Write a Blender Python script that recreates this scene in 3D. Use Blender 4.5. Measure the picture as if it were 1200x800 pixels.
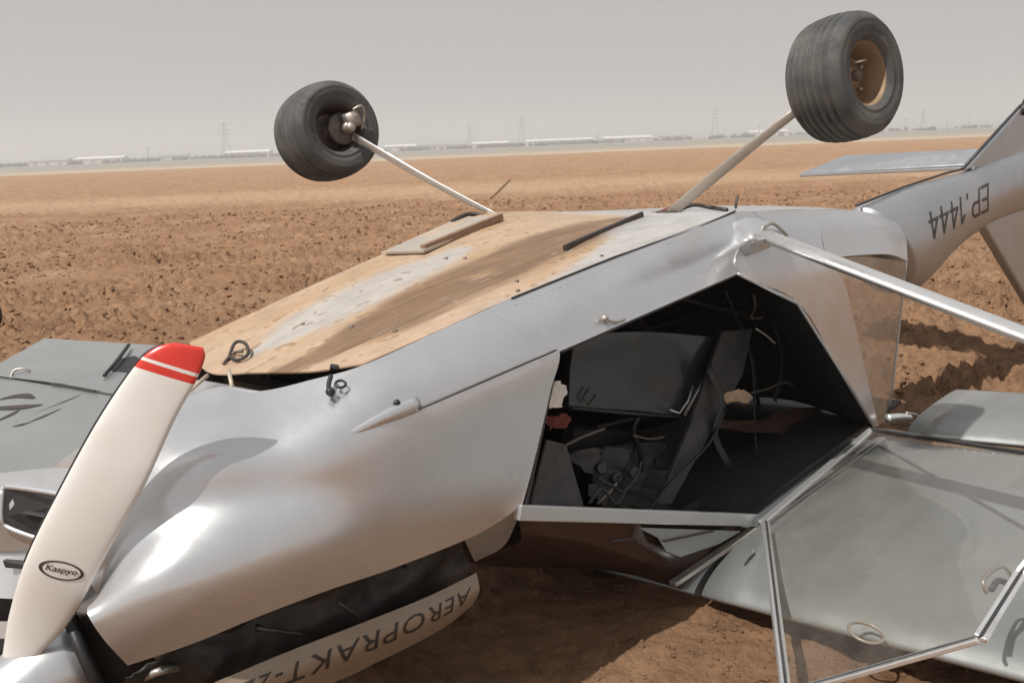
import bpy, bmesh, math, random
import numpy as np
from mathutils import Vector, Matrix, Euler
from mathutils.bvhtree import BVHTree

for o in list(bpy.data.objects):
    bpy.data.objects.remove(o)
SC = bpy.context.scene
COL = SC.collection
R = math.radians
random.seed(7)

# ------------------------------------------------------------------ camera
cd = bpy.data.cameras.new('camera')
cam = bpy.data.objects.new('camera', cd)
COL.objects.link(cam)
cd.sensor_width = 36.0
cd.lens = 36.0 * 1070.0 / 1200.0
cd.clip_start = 0.05
cd.clip_end = 20000
cam.matrix_world = Matrix(((0.999201, 0.039968, 0.000000, 0.000000), (-0.008395, 0.209868, -0.977694, 0.000000), (-0.039076, 0.976912, 0.210036, 1.850000), (0, 0, 0, 1)))
SC.camera = cam

# ------------------------------------------------------------------ sky and sun
SUN_ELEV, SUN_AZ = 58.5, 230.0      # azimuth clockwise from +Y
w = bpy.data.worlds.new('World')
SC.world = w
w.use_nodes = True
nt = w.node_tree
nt.nodes.clear()
sky = nt.nodes.new('ShaderNodeTexSky')
sky.sky_type = 'NISHITA'
sky.sun_disc = False
sky.sun_elevation = R(SUN_ELEV)
sky.sun_rotation = R(SUN_AZ)
sky.dust_density = 6.0
sky.air_density = 1.0
mixc = nt.nodes.new('ShaderNodeMix')
mixc.data_type = 'RGBA'
mixc.inputs[0].default_value = 0.9          # dust in the air takes most of the blue out of the sky
mixc.inputs[7].default_value = (5.38, 5.33, 5.42, 1)
nt.links.new(sky.outputs[0], mixc.inputs[6])
bg = nt.nodes.new('ShaderNodeBackground')
bg.inputs[1].default_value = 0.093
wo = nt.nodes.new('ShaderNodeOutputWorld')
nt.links.new(mixc.outputs[2], bg.inputs[0])
nt.links.new(bg.outputs[0], wo.inputs[0])

sl = bpy.data.lights.new('sun', 'SUN')
sl.energy = 4.7
sl.angle = R(0.8)
sl.color = (1.0, 0.965, 0.91)
sun = bpy.data.objects.new('sun', sl)
COL.objects.link(sun)
az, el = R(SUN_AZ), R(SUN_ELEV)
sdir = Vector((math.sin(az) * math.cos(el), math.cos(az) * math.cos(el), math.sin(el)))
sun.rotation_euler = sdir.to_track_quat('Z', 'Y').to_euler()
sun.location = (0, 0, 30)

SC.view_settings.view_transform = 'Standard'
SC.view_settings.look = 'None'
SC.view_settings.exposure = -0.06
SC.view_settings.gamma = 1.0

# ------------------------------------------------------------------ materials
def new_mat(name):
    m = bpy.data.materials.new(name)
    m.use_nodes = True
    return m, m.node_tree, m.node_tree.nodes['Principled BSDF']

def ramp(nt, stops):
    r = nt.nodes.new('ShaderNodeValToRGB')
    e = r.color_ramp.elements
    while len(e) > 1:
        e.remove(e[-1])
    e[0].position, e[0].color = stops[0][0], (*stops[0][1], 1)
    for p, c in stops[1:]:
        x = e.new(p)
        x.color = (*c, 1)
    return r

def noise(nt, scale, detail=4, rough=.6, coord='Object', stretch=(1, 1, 1), dist=0.0):
    tc = nt.nodes.new('ShaderNodeTexCoord')
    mp = nt.nodes.new('ShaderNodeMapping')
    mp.inputs['Scale'].default_value = stretch
    n = nt.nodes.new('ShaderNodeTexNoise')
    n.inputs['Scale'].default_value = scale
    n.inputs['Detail'].default_value = detail
    n.inputs['Roughness'].default_value = rough
    n.inputs['Distortion'].default_value = dist
    nt.links.new(tc.outputs[coord], mp.inputs[0])
    nt.links.new(mp.outputs[0], n.inputs['Vector'])
    return n

def mixrgb(nt, fac, a, b):
    m = nt.nodes.new('ShaderNodeMix')
    m.data_type = 'RGBA'
    if isinstance(fac, (int, float)):
        m.inputs[0].default_value = fac
    else:
        nt.links.new(fac, m.inputs[0])
    for i, x in ((6, a), (7, b)):
        if isinstance(x, tuple):
            m.inputs[i].default_value = (*x, 1)
        else:
            nt.links.new(x, m.inputs[i])
    return m.outputs[2]

def paint(name, col, metallic=0.0, rough=0.4, var=0.08, scale=6, dust=0.0, dustcol=(.42, .30, .2), bump=0.0, bscale=40, coat=0.0, rvar=0.15):
    m, t, b = new_mat(name)
    n = noise(t, scale, 6)
    r = ramp(t, [(.3, tuple(c * (1 - var) for c in col)), (.7, tuple(min(1, c * (1 + var)) for c in col))])
    t.links.new(n.outputs[0], r.inputs[0])
    out = r.outputs[0]
    if dust > 0:
        n2 = noise(t, scale * .6, 3.5, .5)
        r2 = ramp(t, [(.36, (0, 0, 0)), (.72, (dust, dust, dust))])
        t.links.new(n2.outputs[0], r2.inputs[0])
        out = mixrgb(t, r2.outputs[0], out, dustcol)
        mm = t.nodes.new('ShaderNodeMath'); mm.operation = 'MULTIPLY_ADD'
        t.links.new(r2.outputs[0], mm.inputs[0])
        mm.inputs[1].default_value = -metallic
        mm.inputs[2].default_value = metallic
        t.links.new(mm.outputs[0], b.inputs['Metallic'])
    else:
        b.inputs['Metallic'].default_value = metallic
    t.links.new(out, b.inputs['Base Color'])
    n3 = noise(t, scale * 3, 5)
    mr = t.nodes.new('ShaderNodeMapRange')
    mr.inputs[1].default_value = .3; mr.inputs[2].default_value = .7
    mr.inputs[3].default_value = max(.02, rough - rvar * rough); mr.inputs[4].default_value = min(1, rough + rvar * rough * 2)
    t.links.new(n3.outputs[0], mr.inputs[0])
    t.links.new(mr.outputs[0], b.inputs['Roughness'])
    b.inputs['Coat Weight'].default_value = coat
    b.inputs['Coat Roughness'].default_value = .12
    if bump > 0:
        nb = noise(t, bscale, 4)
        bp = t.nodes.new('ShaderNodeBump')
        bp.inputs['Strength'].default_value = bump
        bp.inputs['Distance'].default_value = .01
        t.links.new(nb.outputs[0], bp.inputs['Height'])
        t.links.new(bp.outputs[0], b.inputs['Normal'])
    return m

M = {}
M['silver'] = paint('silver_paint', (.62, .63, .64), .80, .31, .05, 3, dust=.08, bump=.10, bscale=6, coat=.25)
M['silver_cowl'] = paint('silver_cowl_paint', (.64, .65, .66), .76, .29, .07, 2.5, bump=.06, bscale=4, coat=.25)
M['silver_wing'] = paint('silver_wing_paint', (.35, .365, .36), .6, .30, .06, 2.2, dust=.16, dustcol=(.33, .31, .27), bump=.08, bscale=5, coat=.1)
M['silver_dusty'] = paint('silver_dusty_paint', (.42, .39, .35), .35, .45, .06, 5, dust=.75, dustcol=(.55, .42, .29), bump=.08, bscale=30)
M['tail'] = paint('silver_tail_paint', (.44, .47, .50), .88, .38, .04, 3, dust=.2, bump=.06, bscale=5)
M['strip'] = paint('dusty_shaded_cowl_top', (.33, .27, .21), .1, .5, .08, 6, dust=.7, dustcol=(.30, .20, .125))  # brown is dust plus shade and ground reflection mixed into the colour
M['alu'] = paint('bare_aluminium', (.80, .80, .79), .8, .30, .04, 20)
M['steel'] = paint('dull_steel', (.45, .43, .40), .85, .42, .12, 30, dust=.4)
M['black'] = paint('black_plastic', (.02, .02, .021), 0, .45, .2, 20, bump=.1)
M['blackgloss'] = paint('black_gloss_shell', (.022, .024, .027), 0, .22, .1, 8, dust=.12, dustcol=(.16, .14, .12), coat=.3)
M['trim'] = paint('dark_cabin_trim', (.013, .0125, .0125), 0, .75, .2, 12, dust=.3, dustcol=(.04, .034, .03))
M['darkgrey'] = paint('dark_grey_panel', (.033, .034, .036), .1, .5, .1, 10, dust=.3, dustcol=(.12, .1, .09))
M['rubber'] = paint('tyre_rubber', (.06, .061, .062), 0, .7, .2, 14, dust=.6, dustcol=(.17, .155, .135), bump=.25, bscale=120)
M['rim'] = paint('dusty_wheel_rim', (.26, .17, .10), .2, .6, .15, 18, dust=.6, dustcol=(.38, .25, .15), bump=.1)
M['rimdark'] = paint('wheel_rim_dark_alloy', (.13, .11, .10), .6, .45, .2, 25, dust=.5, dustcol=(.25, .19, .15))
M['blade'] = paint('propeller_white_paint', (.74, .725, .70), 0, .33, .04, 7, dust=.22, dustcol=(.6, .5, .4), coat=.3)
M['red'] = paint('propeller_red_paint', (.62, .035, .02), 0, .3, .06, 12, coat=.3)
M['letter'] = paint('black_lettering', (.045, .035, .03), 0, .5, .2, 20)
M['legclear'] = paint('dusty_gear_spring', (.42, .40, .37), .6, .38, .08, 9, dust=.75, dustcol=(.34, .25, .17))
M['brown'] = paint('muddy_gear_spring', (.25, .16, .10), .1, .6, .15, 18, dust=.4, dustcol=(.34, .24, .16))
M['redrag'] = paint('faded_red_cloth', (.16, .035, .025), 0, .9, .2, 20)
M['tanrag'] = paint('tan_cloth', (.46, .33, .22), 0, .9, .15, 20)
M['whiterag'] = paint('torn_white_foam', (.72, .69, .63), 0, .9, .1, 20, bump=.4)
M['engine'] = paint('sooty_engine_metal', (.05, .045, .042), .5, .5, .3, 20, dust=.4, dustcol=(.12, .09, .07))
M['strap'] = paint('grey_webbing', (.07, .07, .07), 0, .8, .1, 40)

def glass(name, tint, refl=.10, rough=.06, haze=(0.0, (.6, .5, .4))):
    m = bpy.data.materials.new(name)
    m.use_nodes = True
    t = m.node_tree
    t.nodes.clear()
    tr = t.nodes.new('ShaderNodeBsdfTransparent'); tr.inputs[0].default_value = (*tint, 1)
    gl = t.nodes.new('ShaderNodeBsdfGlossy'); gl.inputs['Roughness'].default_value = rough
    df = t.nodes.new('ShaderNodeBsdfDiffuse'); df.inputs[0].default_value = (*haze[1], 1)
    lw = t.nodes.new('ShaderNodeLayerWeight'); lw.inputs[0].default_value = .5
    fr = t.nodes.new('ShaderNodeMath'); fr.operation = 'POWER'; fr.inputs[1].default_value = 4.0
    t.links.new(lw.outputs['Facing'], fr.inputs[0])
    fs = t.nodes.new('ShaderNodeMath'); fs.operation = 'MULTIPLY'; fs.inputs[1].default_value = .45
    t.links.new(fr.outputs[0], fs.inputs[0])
    n = noise(t, 5, 7, .7)
    mr = t.nodes.new('ShaderNodeMapRange')
    mr.inputs[1].default_value = .3; mr.inputs[2].default_value = .75
    mr.inputs[3].default_value = haze[0] * .4; mr.inputs[4].default_value = haze[0] * 1.5
    t.links.new(n.outputs[0], mr.inputs[0])
    m0 = t.nodes.new('ShaderNodeMixShader')
    t.links.new(mr.outputs[0], m0.inputs[0]); t.links.new(tr.outputs[0], m0.inputs[1]); t.links.new(df.outputs[0], m0.inputs[2])
    m1 = t.nodes.new('ShaderNodeMixShader')
    ad = t.nodes.new('ShaderNodeMath'); ad.operation = 'ADD'; ad.inputs[1].default_value = refl * .4; ad.use_clamp = True
    t.links.new(fs.outputs[0], ad.inputs[0])
    t.links.new(ad.outputs[0], m1.inputs[0]); t.links.new(m0.outputs[0], m1.inputs[1]); t.links.new(gl.outputs[0], m1.inputs[2])
    o = t.nodes.new('ShaderNodeOutputMaterial')
    t.links.new(m1.outputs[0], o.inputs[0])
    return m
M['glass'] = glass('dusty_plexiglass', (.97, .97, .96), .08, .05, (.05, (.62, .56, .5)))
M['glassdust'] = glass('very_dusty_plexiglass', (.90, .88, .85), .15, .12, (.30, (.50, .45, .39)))
M['glassdark'] = glass('smoked_plexiglass', (.42, .34, .29), .1, .12, (.22, (.22, .14, .1)))

# belly panel: colour comes from dried mud painted per vertex
mb, t, b = new_mat('muddy_belly_paint')
at = t.nodes.new('ShaderNodeVertexColor'); at.layer_name = 'mud'
n1 = noise(t, 22, 8, .7)
r1 = ramp(t, [(.3, (.93, .92, .91)), (.7, (1.05, 1.05, 1.05))])
t.links.new(n1.outputs[0], r1.inputs[0])
mu = t.nodes.new('ShaderNodeMix'); mu.data_type = 'RGBA'; mu.blend_type = 'MULTIPLY'; mu.inputs[0].default_value = 1
t.links.new(at.outputs[0], mu.inputs[6]); t.links.new(r1.outputs[0], mu.inputs[7])
t.links.new(mu.outputs[2], b.inputs['Base Color'])
b.inputs['Roughness'].default_value = .55
bn = noise(t, 90, 5)
bp = t.nodes.new('ShaderNodeBump'); bp.inputs['Strength'].default_value = .25; bp.inputs['Distance'].default_value = .004
t.links.new(bn.outputs[0], bp.inputs['Height']); t.links.new(bp.outputs[0], b.inputs['Normal'])
M['belly'] = mb

# ------------------------------------------------------------------ object helpers
def link(name, me, mat=None, parent=None, smooth=True):
    o = bpy.data.objects.new(name, me)
    COL.objects.link(o)
    if mat is not None:
        me.materials.append(mat)
    if smooth:
        me.polygons.foreach_set('use_smooth', [True] * len(me.polygons))
    if parent is not None:
        o.parent = parent
    return o

def tag(o, label=None, cat=None, group=None, kind=None):
    if label: o['label'] = label
    if cat: o['category'] = cat
    if group: o['group'] = group
    if kind: o['kind'] = kind
    return o

def empty(name, loc=(0, 0, 0), rz=0.0):
    o = bpy.data.objects.new(name, None)
    o.empty_display_size = .2
    COL.objects.link(o)
    o.location = loc
    o.rotation_euler = (0, 0, rz)
    return o

def solid(o, t, offset=-1.0, bevel=0.0, autosm=False):
    m = o.modifiers.new('thickness', 'SOLIDIFY')
    m.thickness = t
    m.offset = offset
    e_ = o.modifiers.new('sharp_rim', 'EDGE_SPLIT'); e_.split_angle = R(50)
    if bevel:
        o.modifiers.remove(e_)
    if bevel:
        b_ = o.modifiers.new('bevel', 'BEVEL'); b_.width = bevel; b_.segments = 2; b_.limit_method = 'ANGLE'; b_.angle_limit = R(40)
    return o

def mesh_py(verts, faces):
    me = bpy.data.meshes.new('m')
    me.from_pydata([tuple(v) for v in verts], [], faces)
    me.validate()
    me.update()
    return me

def catmull(P, n):
    P = np.asarray(P, float)
    k = len(P)
    if k == 2:
        ts = np.linspace(0, 1, n)[:, None] if P.ndim == 2 else np.linspace(0, 1, n)[:, None, None]
        return P[0] * (1 - ts) + P[1] * ts
    E = np.concatenate([[2 * P[0] - P[1]], P, [2 * P[-1] - P[-2]]])
    ts = np.linspace(0, k - 1, n)
    i = np.minimum(ts.astype(int), k - 2)
    f = ts - i
    sh = (slice(None),) + (None,) * (P.ndim - 1)
    f = f[sh]
    a, b_, c, d = E[i], E[i + 1], E[i + 2], E[i + 3]
    return .5 * ((2 * b_) + (-a + c) * f + (2 * a - 5 * b_ + 4 * c - d) * f ** 2 + (-a + 3 * b_ - 3 * c + d) * f ** 3)

def grid_pts(cols, nu, nv):
    P = np.asarray(cols, float)
    P = catmull(P, nu)
    P = np.swapaxes(P, 0, 1)
    P = catmull(P, nv)
    return np.swapaxes(P, 0, 1)

def grid_mesh(P, closed=False, flip=False):
    nu, nv = P.shape[:2]
    V = P.reshape(-1, 3)
    F = []
    for i in range(nu - 1):
        for j in range(nv if closed else nv - 1):
            a = i * nv + j
            b_ = i * nv + (j + 1) % nv
            c = (i + 1) * nv + (j + 1) % nv
            d = (i + 1) * nv + j
            F.append((a, d, c, b_) if flip else (a, b_, c, d))
    return mesh_py(V, F)

def loft(name, cols, mat, parent, nu=24, nv=24, t=.006, flip=False, off=0.0):
    P = grid_pts(cols, nu, nv)
    o = link(name, grid_mesh(P, flip=flip), mat, parent)
    if t:
        solid(o, t, off)
    return o

def mirror_cols(cols, mid=.6):
    return [[(u, 2 * mid - v, w_) for (u, v, w_) in c] for c in cols]

def frame_of(d):
    d = Vector(d).normalized()
    a = Vector((0, 0, 1)) if abs(d.z) < .9 else Vector((1, 0, 0))
    x = a.cross(d).normalized()
    return x, d.cross(x).normalized(), d

def tube_mesh(path, rad, n=12, up=None, sy=1.0, cap=True):
    """rad: a number or one per point; sy squashes the section along the second axis"""
    path = [Vector(p) for p in path]
    k = len(path)
    rad = [rad] * k if isinstance(rad, (int, float)) else rad
    V, F = [], []
    px = None
    for i, p in enumerate(path):
        d = (path[min(i + 1, k - 1)] - path[max(i - 1, 0)]).normalized()
        if up is not None:
            x = Vector(up).cross(d).normalized()
        elif px is None:
            x = frame_of(d)[0]
        else:
            x = (px - d * px.dot(d)).normalized()
        px = x
        y = d.cross(x)
        for j in range(n):
            a = 2 * math.pi * j / n
            V.append(p + x * math.cos(a) * rad[i] + y * math.sin(a) * rad[i] * sy)
    for i in range(k - 1):
        for j in range(n):
            F.append((i * n + j, i * n + (j + 1) % n, (i + 1) * n + (j + 1) % n, (i + 1) * n + j))
    if cap:
        F.append(tuple(range(n - 1, -1, -1)))
        F.append(tuple((k - 1) * n + j for j in range(n)))
    return V, F

def tube(name, path, rad, mat, parent, n=12, up=None, sy=1.0):
    V, F = tube_mesh(path, rad, n, up, sy)
    return link(name, mesh_py(V, F), mat, parent)

def join_parts(parts):
    V, F = [], []
    for v, f in parts:
        k = len(V)
        V += list(v)
        F += [tuple(i + k for i in q) for q in f]
    return V, F

def box_parts(c, ax, ay, az):
    c, ax, ay, az = Vector(c), Vector(ax), Vector(ay), Vector(az)
    V = [c + ax * i + ay * j + az * k for i in (-1, 1) for j in (-1, 1) for k in (-1, 1)]
    F = [(0, 1, 3, 2), (4, 6, 7, 5), (0, 4, 5, 1), (2, 3, 7, 6), (0, 2, 6, 4), (1, 5, 7, 3)]
    return V, F

def beam(name, p, q, wd, th, mat, parent, up=(0, 0, 1), bevel=.003):
    """rectangular bar from p to q: wd across, th along up"""
    p, q = Vector(p), Vector(q)
    d = q - p
    x = Vector(up).cross(d).normalized()
    y = d.normalized().cross(x)
    V, F = box_parts((p + q) / 2, d / 2, x * wd / 2, y * th / 2)
    o = link(name, mesh_py(V, F), mat, parent, False)
    fix_normals(o)
    if bevel:
        b_ = o.modifiers.new('bevel', 'BEVEL'); b_.width = bevel; b_.segments = 2
    return o

def fix_normals(o):
    bm = bmesh.new(); bm.from_mesh(o.data)
    bmesh.ops.recalc_face_normals(bm, faces=bm.faces)
    bm.to_mesh(o.data); bm.free()

def poly(name, pts, t, mat, parent, bevel=0.0, off=0.0):
    """flat (or nearly flat) panel with thickness"""
    me = mesh_py(pts, [tuple(range(len(pts)))])
    o = link(name, me, mat, parent, False)
    solid(o, t, off, bevel)
    return o

def lathe_parts(prof, org, axis, n=48, closed=False, jitter=None):
    """prof: (along, radius) pairs"""
    x, y, d = frame_of(axis)
    org = Vector(org)
    V, F = [], []
    for (l, r) in prof:
        for j in range(n):
            a = 2 * math.pi * j / n
            V.append(org + d * l + (x * math.cos(a) + y * math.sin(a)) * max(r, 1e-4))
    k = len(prof)
    for i in range(k if closed else k - 1):
        i2 = (i + 1) % k
        for j in range(n):
            F.append((i * n + j, i * n + (j + 1) % n, i2 * n + (j + 1) % n, i2 * n + j))
    return V, F

def lathe(name, prof, org, axis, mat, parent, n=48, closed=False):
    V, F = lathe_parts(prof, org, axis, n, closed)
    o = link(name, mesh_py(V, F), mat, parent)
    fix_normals(o)
    return o

def ball_parts(c, r, n=10, m=7, sc=(1, 1, 1)):
    V, F = [], []
    for i in range(m + 1):
        th = math.pi * i / m
        for j in range(n):
            a = 2 * math.pi * j / n
            V.append(Vector((c[0] + r * sc[0] * math.sin(th) * math.cos(a), c[1] + r * sc[1] * math.sin(th) * math.sin(a), c[2] + r * sc[2] * math.cos(th))))
    for i in range(m):
        for j in range(n):
            F.append((i * n + j, i * n + (j + 1) % n, (i + 1) * n + (j + 1) % n, (i + 1) * n + j))
    return V, F

def text_mesh(body, shear=0.0, bold=0.0, spacing=1.0):
    """outline of a line of text as (verts, faces), 0..1 wide, 0..1 high"""
    cu = bpy.data.curves.new('t', 'FONT')
    cu.body = body
    cu.shear = shear
    cu.offset = bold
    cu.space_character = spacing
    cu.resolution_u = 3
    ob = bpy.data.objects.new('t', cu)
    COL.objects.link(ob)
    dg = bpy.context.evaluated_depsgraph_get()
    dg.update()
    me = bpy.data.meshes.new_from_object(ob.evaluated_get(dg))
    bm = bmesh.new(); bm.from_mesh(me)
    bmesh.ops.triangulate(bm, faces=bm.faces)
    for _ in range(2):
        long = [e for e in bm.edges if e.calc_length() > .12]
        if long:
            bmesh.ops.subdivide_edges(bm, edges=long, cuts=1)
            bmesh.ops.triangulate(bm, faces=bm.faces)
    V = [v.co.copy() for v in bm.verts]
    F = [tuple(v.index for v in f.verts) for f in bm.faces]
    bm.free()
    bpy.data.objects.remove(ob)
    xs = [v.x for v in V]; ys = [v.y for v in V]
    x0, x1, y0, y1 = min(xs), max(xs), min(ys), max(ys)
    return [((v.x - x0) / (x1 - x0), (v.y - y0) / (y1 - y0)) for v in V], F

def lettering(name, tm, quad, lift, mat, parent, surf=None, thick=.0012):
    """quad: positions of text corners bottom-left, bottom-right, top-right, top-left; surf(s,t)->point overrides"""
    V2, F = tm
    bl, br, tr, tl = [Vector(q) for q in quad] if quad else [None] * 4
    V = []
    for x, y in V2:
        if surf:
            V.append(surf(x, y))
        else:
            V.append(bl * (1 - x) * (1 - y) + br * x * (1 - y) + tr * x * y + tl * (1 - x) * y + Vector(lift))
    o = link(name, mesh_py(V, F), mat, parent, False)
    return o

def snap(o, bvh, lift, toward, maxd=2.0):
    """lays a mesh (aircraft coordinates) on a surface along a direction, lifted off it"""
    d = Vector(toward).normalized()
    for v in o.data.vertices:
        h = bvh.ray_cast(v.co - d * .5, d, maxd)
        if h[0] is not None:
            n = h[1]
            if n.dot(d) > 0: n = -n
            v.co = h[0] + n * lift

def bvh_of(o):
    return BVHTree.FromPolygons([v.co.copy() for v in o.data.vertices], [tuple(p.vertices) for p in o.data.polygons])

# ------------------------------------------------------------------ noise in numpy
rng = np.random.RandomState(3)
PERM = rng.permutation(512)
GR = rng.uniform(-1, 1, (512, 2))
GR /= np.linalg.norm(GR, axis=1)[:, None]
def perlin(x, y):
    xi = np.floor(x).astype(int); yi = np.floor(y).astype(int)
    xf = x - xi; yf = y - yi
    u = xf * xf * xf * (xf * (xf * 6 - 15) + 10); v = yf * yf * yf * (yf * (yf * 6 - 15) + 10)
    def g(ix, iy, dx, dy):
        h = GR[PERM[(PERM[ix & 511] + iy) & 511]]
        return h[..., 0] * dx + h[..., 1] * dy
    a = g(xi, yi, xf, yf); b_ = g(xi + 1, yi, xf - 1, yf)
    c = g(xi, yi + 1, xf, yf - 1); d = g(xi + 1, yi + 1, xf - 1, yf - 1)
    return (a * (1 - u) + b_ * u) * (1 - v) + (c * (1 - u) + d * u) * v

def soil_height(x, y):
    wx = x + .25 * perlin(x * 1.3, y * 1.3); wy = y + .25 * perlin(x * 1.3 + 9, y * 1.3 + 4)
    h = .035 * perlin(x * .35, y * .35)
    h += .040 * perlin(wx * 1.7 + 3, wy * 1.9) + .05 * perlin(x * .22 + y * .05, y * 1.5 - x * .12)
    rough = np.clip(.55 + 1.2 * perlin(x * .5 + 17, y * .5), .15, 1.3)
    near = np.clip((np.hypot(x - 1.2, y - 3.2) - 1.2) / 3.0, .35, 1.0)
    bil = np.abs(perlin(wx * 4.5, wy * 5.5))
    h += near * rough * (.24 * (bil - .2) + .15 * perlin(wx * 8, wy * 9) + .13 * np.abs(perlin(wx * 12, wy * 15)) + .045 * perlin(x * 30, y * 33))
    r = np.hypot(x, y)
    h *= np.clip(1.25 - r / 400.0, 0.0, 1)
    return h

# ------------------------------------------------------------------ ground
def build_ground():
    r1 = [.25, .6, .9, 1.2]
    r = 1.4
    while r < 26:
        r1.append(r); r += max(.014, r * .0048)
    while r < 9000:
        r1.append(r); r *= 1.018 if r < 200 else 1.06
    r1 = np.array(r1)
    fine = np.arange(-42, 42.01, .15)
    coarse = np.arange(44, 316, 4.0)
    az_ = np.radians(np.concatenate([fine, coarse]))
    A, RR = np.meshgrid(az_, r1)
    X = RR * np.sin(A); Y = RR * np.cos(A)
    Z = soil_height(X, Y)
    nr, na = X.shape
    V = np.stack([X, Y, Z], -1).reshape(-1, 3)
    i = np.arange(nr - 1)[:, None]; j = np.arange(na)[None, :]
    a = i * na + j; b_ = i * na + (j + 1) % na
    Q = np.stack([a, a + na, b_ + na, b_], -1).reshape(-1, 4)[:, ::-1]
    me = bpy.data.meshes.new('ground')
    me.vertices.add(len(V)); me.vertices.foreach_set('co', V.ravel().astype(np.float32))
    me.loops.add(Q.size); me.loops.foreach_set('vertex_index', Q.ravel().astype(np.int32))
    me.polygons.add(len(Q)); me.polygons.foreach_set('loop_start', np.arange(0, Q.size, 4, dtype=np.int32))
    me.update(calc_edges=True)
    o = link('ground', me, M['soil'], None, True)
    tag(o, kind='structure')
    return o

m, t, b = new_mat('dry_ploughed_soil')
tc = t.nodes.new('ShaderNodeTexCoord')
nA = noise(t, .55, 6, .6); nB = noise(t, 7, 8, .7); nC = noise(t, .035, 4, .5, stretch=(.25, 1, 1))
rA = ramp(t, [(.3, (.28, .16, .09)), (.55, (.35, .208, .122)), (.75, (.425, .28, .178))])
t.links.new(nA.outputs[0], rA.inputs[0])
rB = ramp(t, [(.28, (.60, .56, .52)), (.48, (.97, .96, .95)), (.75, (1.32, 1.28, 1.22))])
t.links.new(nB.outputs[0], rB.inputs[0])
mm = t.nodes.new('ShaderNodeMix'); mm.data_type = 'RGBA'; mm.blend_type = 'MULTIPLY'; mm.inputs[0].default_value = 1
t.links.new(rA.outputs[0], mm.inputs[6]); t.links.new(rB.outputs[0], mm.inputs[7])
# bands of the far field: stubble track, redder field, pale plain beyond
sx = t.nodes.new('ShaderNodeSeparateXYZ'); t.links.new(tc.outputs['Object'], sx.inputs[0])
nw = noise(t, .05, 5, .6)
wob = t.nodes.new('ShaderNodeMath'); wob.operation = 'MULTIPLY_ADD'; wob.inputs[1].default_value = 14
t.links.new(nw.outputs[0], wob.inputs[0]); t.links.new(sx.outputs[1], wob.inputs[2])
mr = t.nodes.new('ShaderNodeMapRange'); mr.inputs[1].default_value = 7; mr.inputs[2].default_value = 407
t.links.new(wob.outputs[0], mr.inputs[0])
mask = ramp(t, [(0, (0, 0, 0)), (.082, (0, 0, 0)), (.098, (.5, .5, .5)), (.108, (.5, .5, .5)), (.13, (.08, .08, .08)), (.28, (.1, .1, .1)), (.40, (.18, .18, .18)), (.43, (.9, .9, .9)), (1, (1, 1, 1))])
t.links.new(mr.outputs[0], mask.inputs[0])
tint = ramp(t, [(0, (.50, .37, .24)), (.15, (.55, .40, .26)), (.43, (.48, .40, .30)), (.6, (.33, .30, .25)), (1, (.27, .26, .23))])
t.links.new(mr.outputs[0], tint.inputs[0])
c1 = mixrgb(t, mask.outputs[0], mm.outputs[2], tint.outputs[0])
t.links.new(c1, b.inputs['Base Color'])
b.inputs['Roughness'].default_value = .95
b.inputs['Specular IOR Level'].default_value = .15
nb = noise(t, 45, 8, .75); nb2 = noise(t, 6, 8, .7)
ma = t.nodes.new('ShaderNodeMath'); ma.operation = 'MULTIPLY_ADD'; ma.inputs[1].default_value = 4.0
t.links.new(nb2.outputs[0], ma.inputs[0]); t.links.new(nb.outputs[0], ma.inputs[2])
bp = t.nodes.new('ShaderNodeBump'); bp.inputs['Strength'].default_value = 1.0; bp.inputs['Distance'].default_value = .022
t.links.new(ma.outputs[0], bp.inputs['Height']); t.links.new(bp.outputs[0], b.inputs['Normal'])
M['soil'] = m
build_ground()

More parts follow.
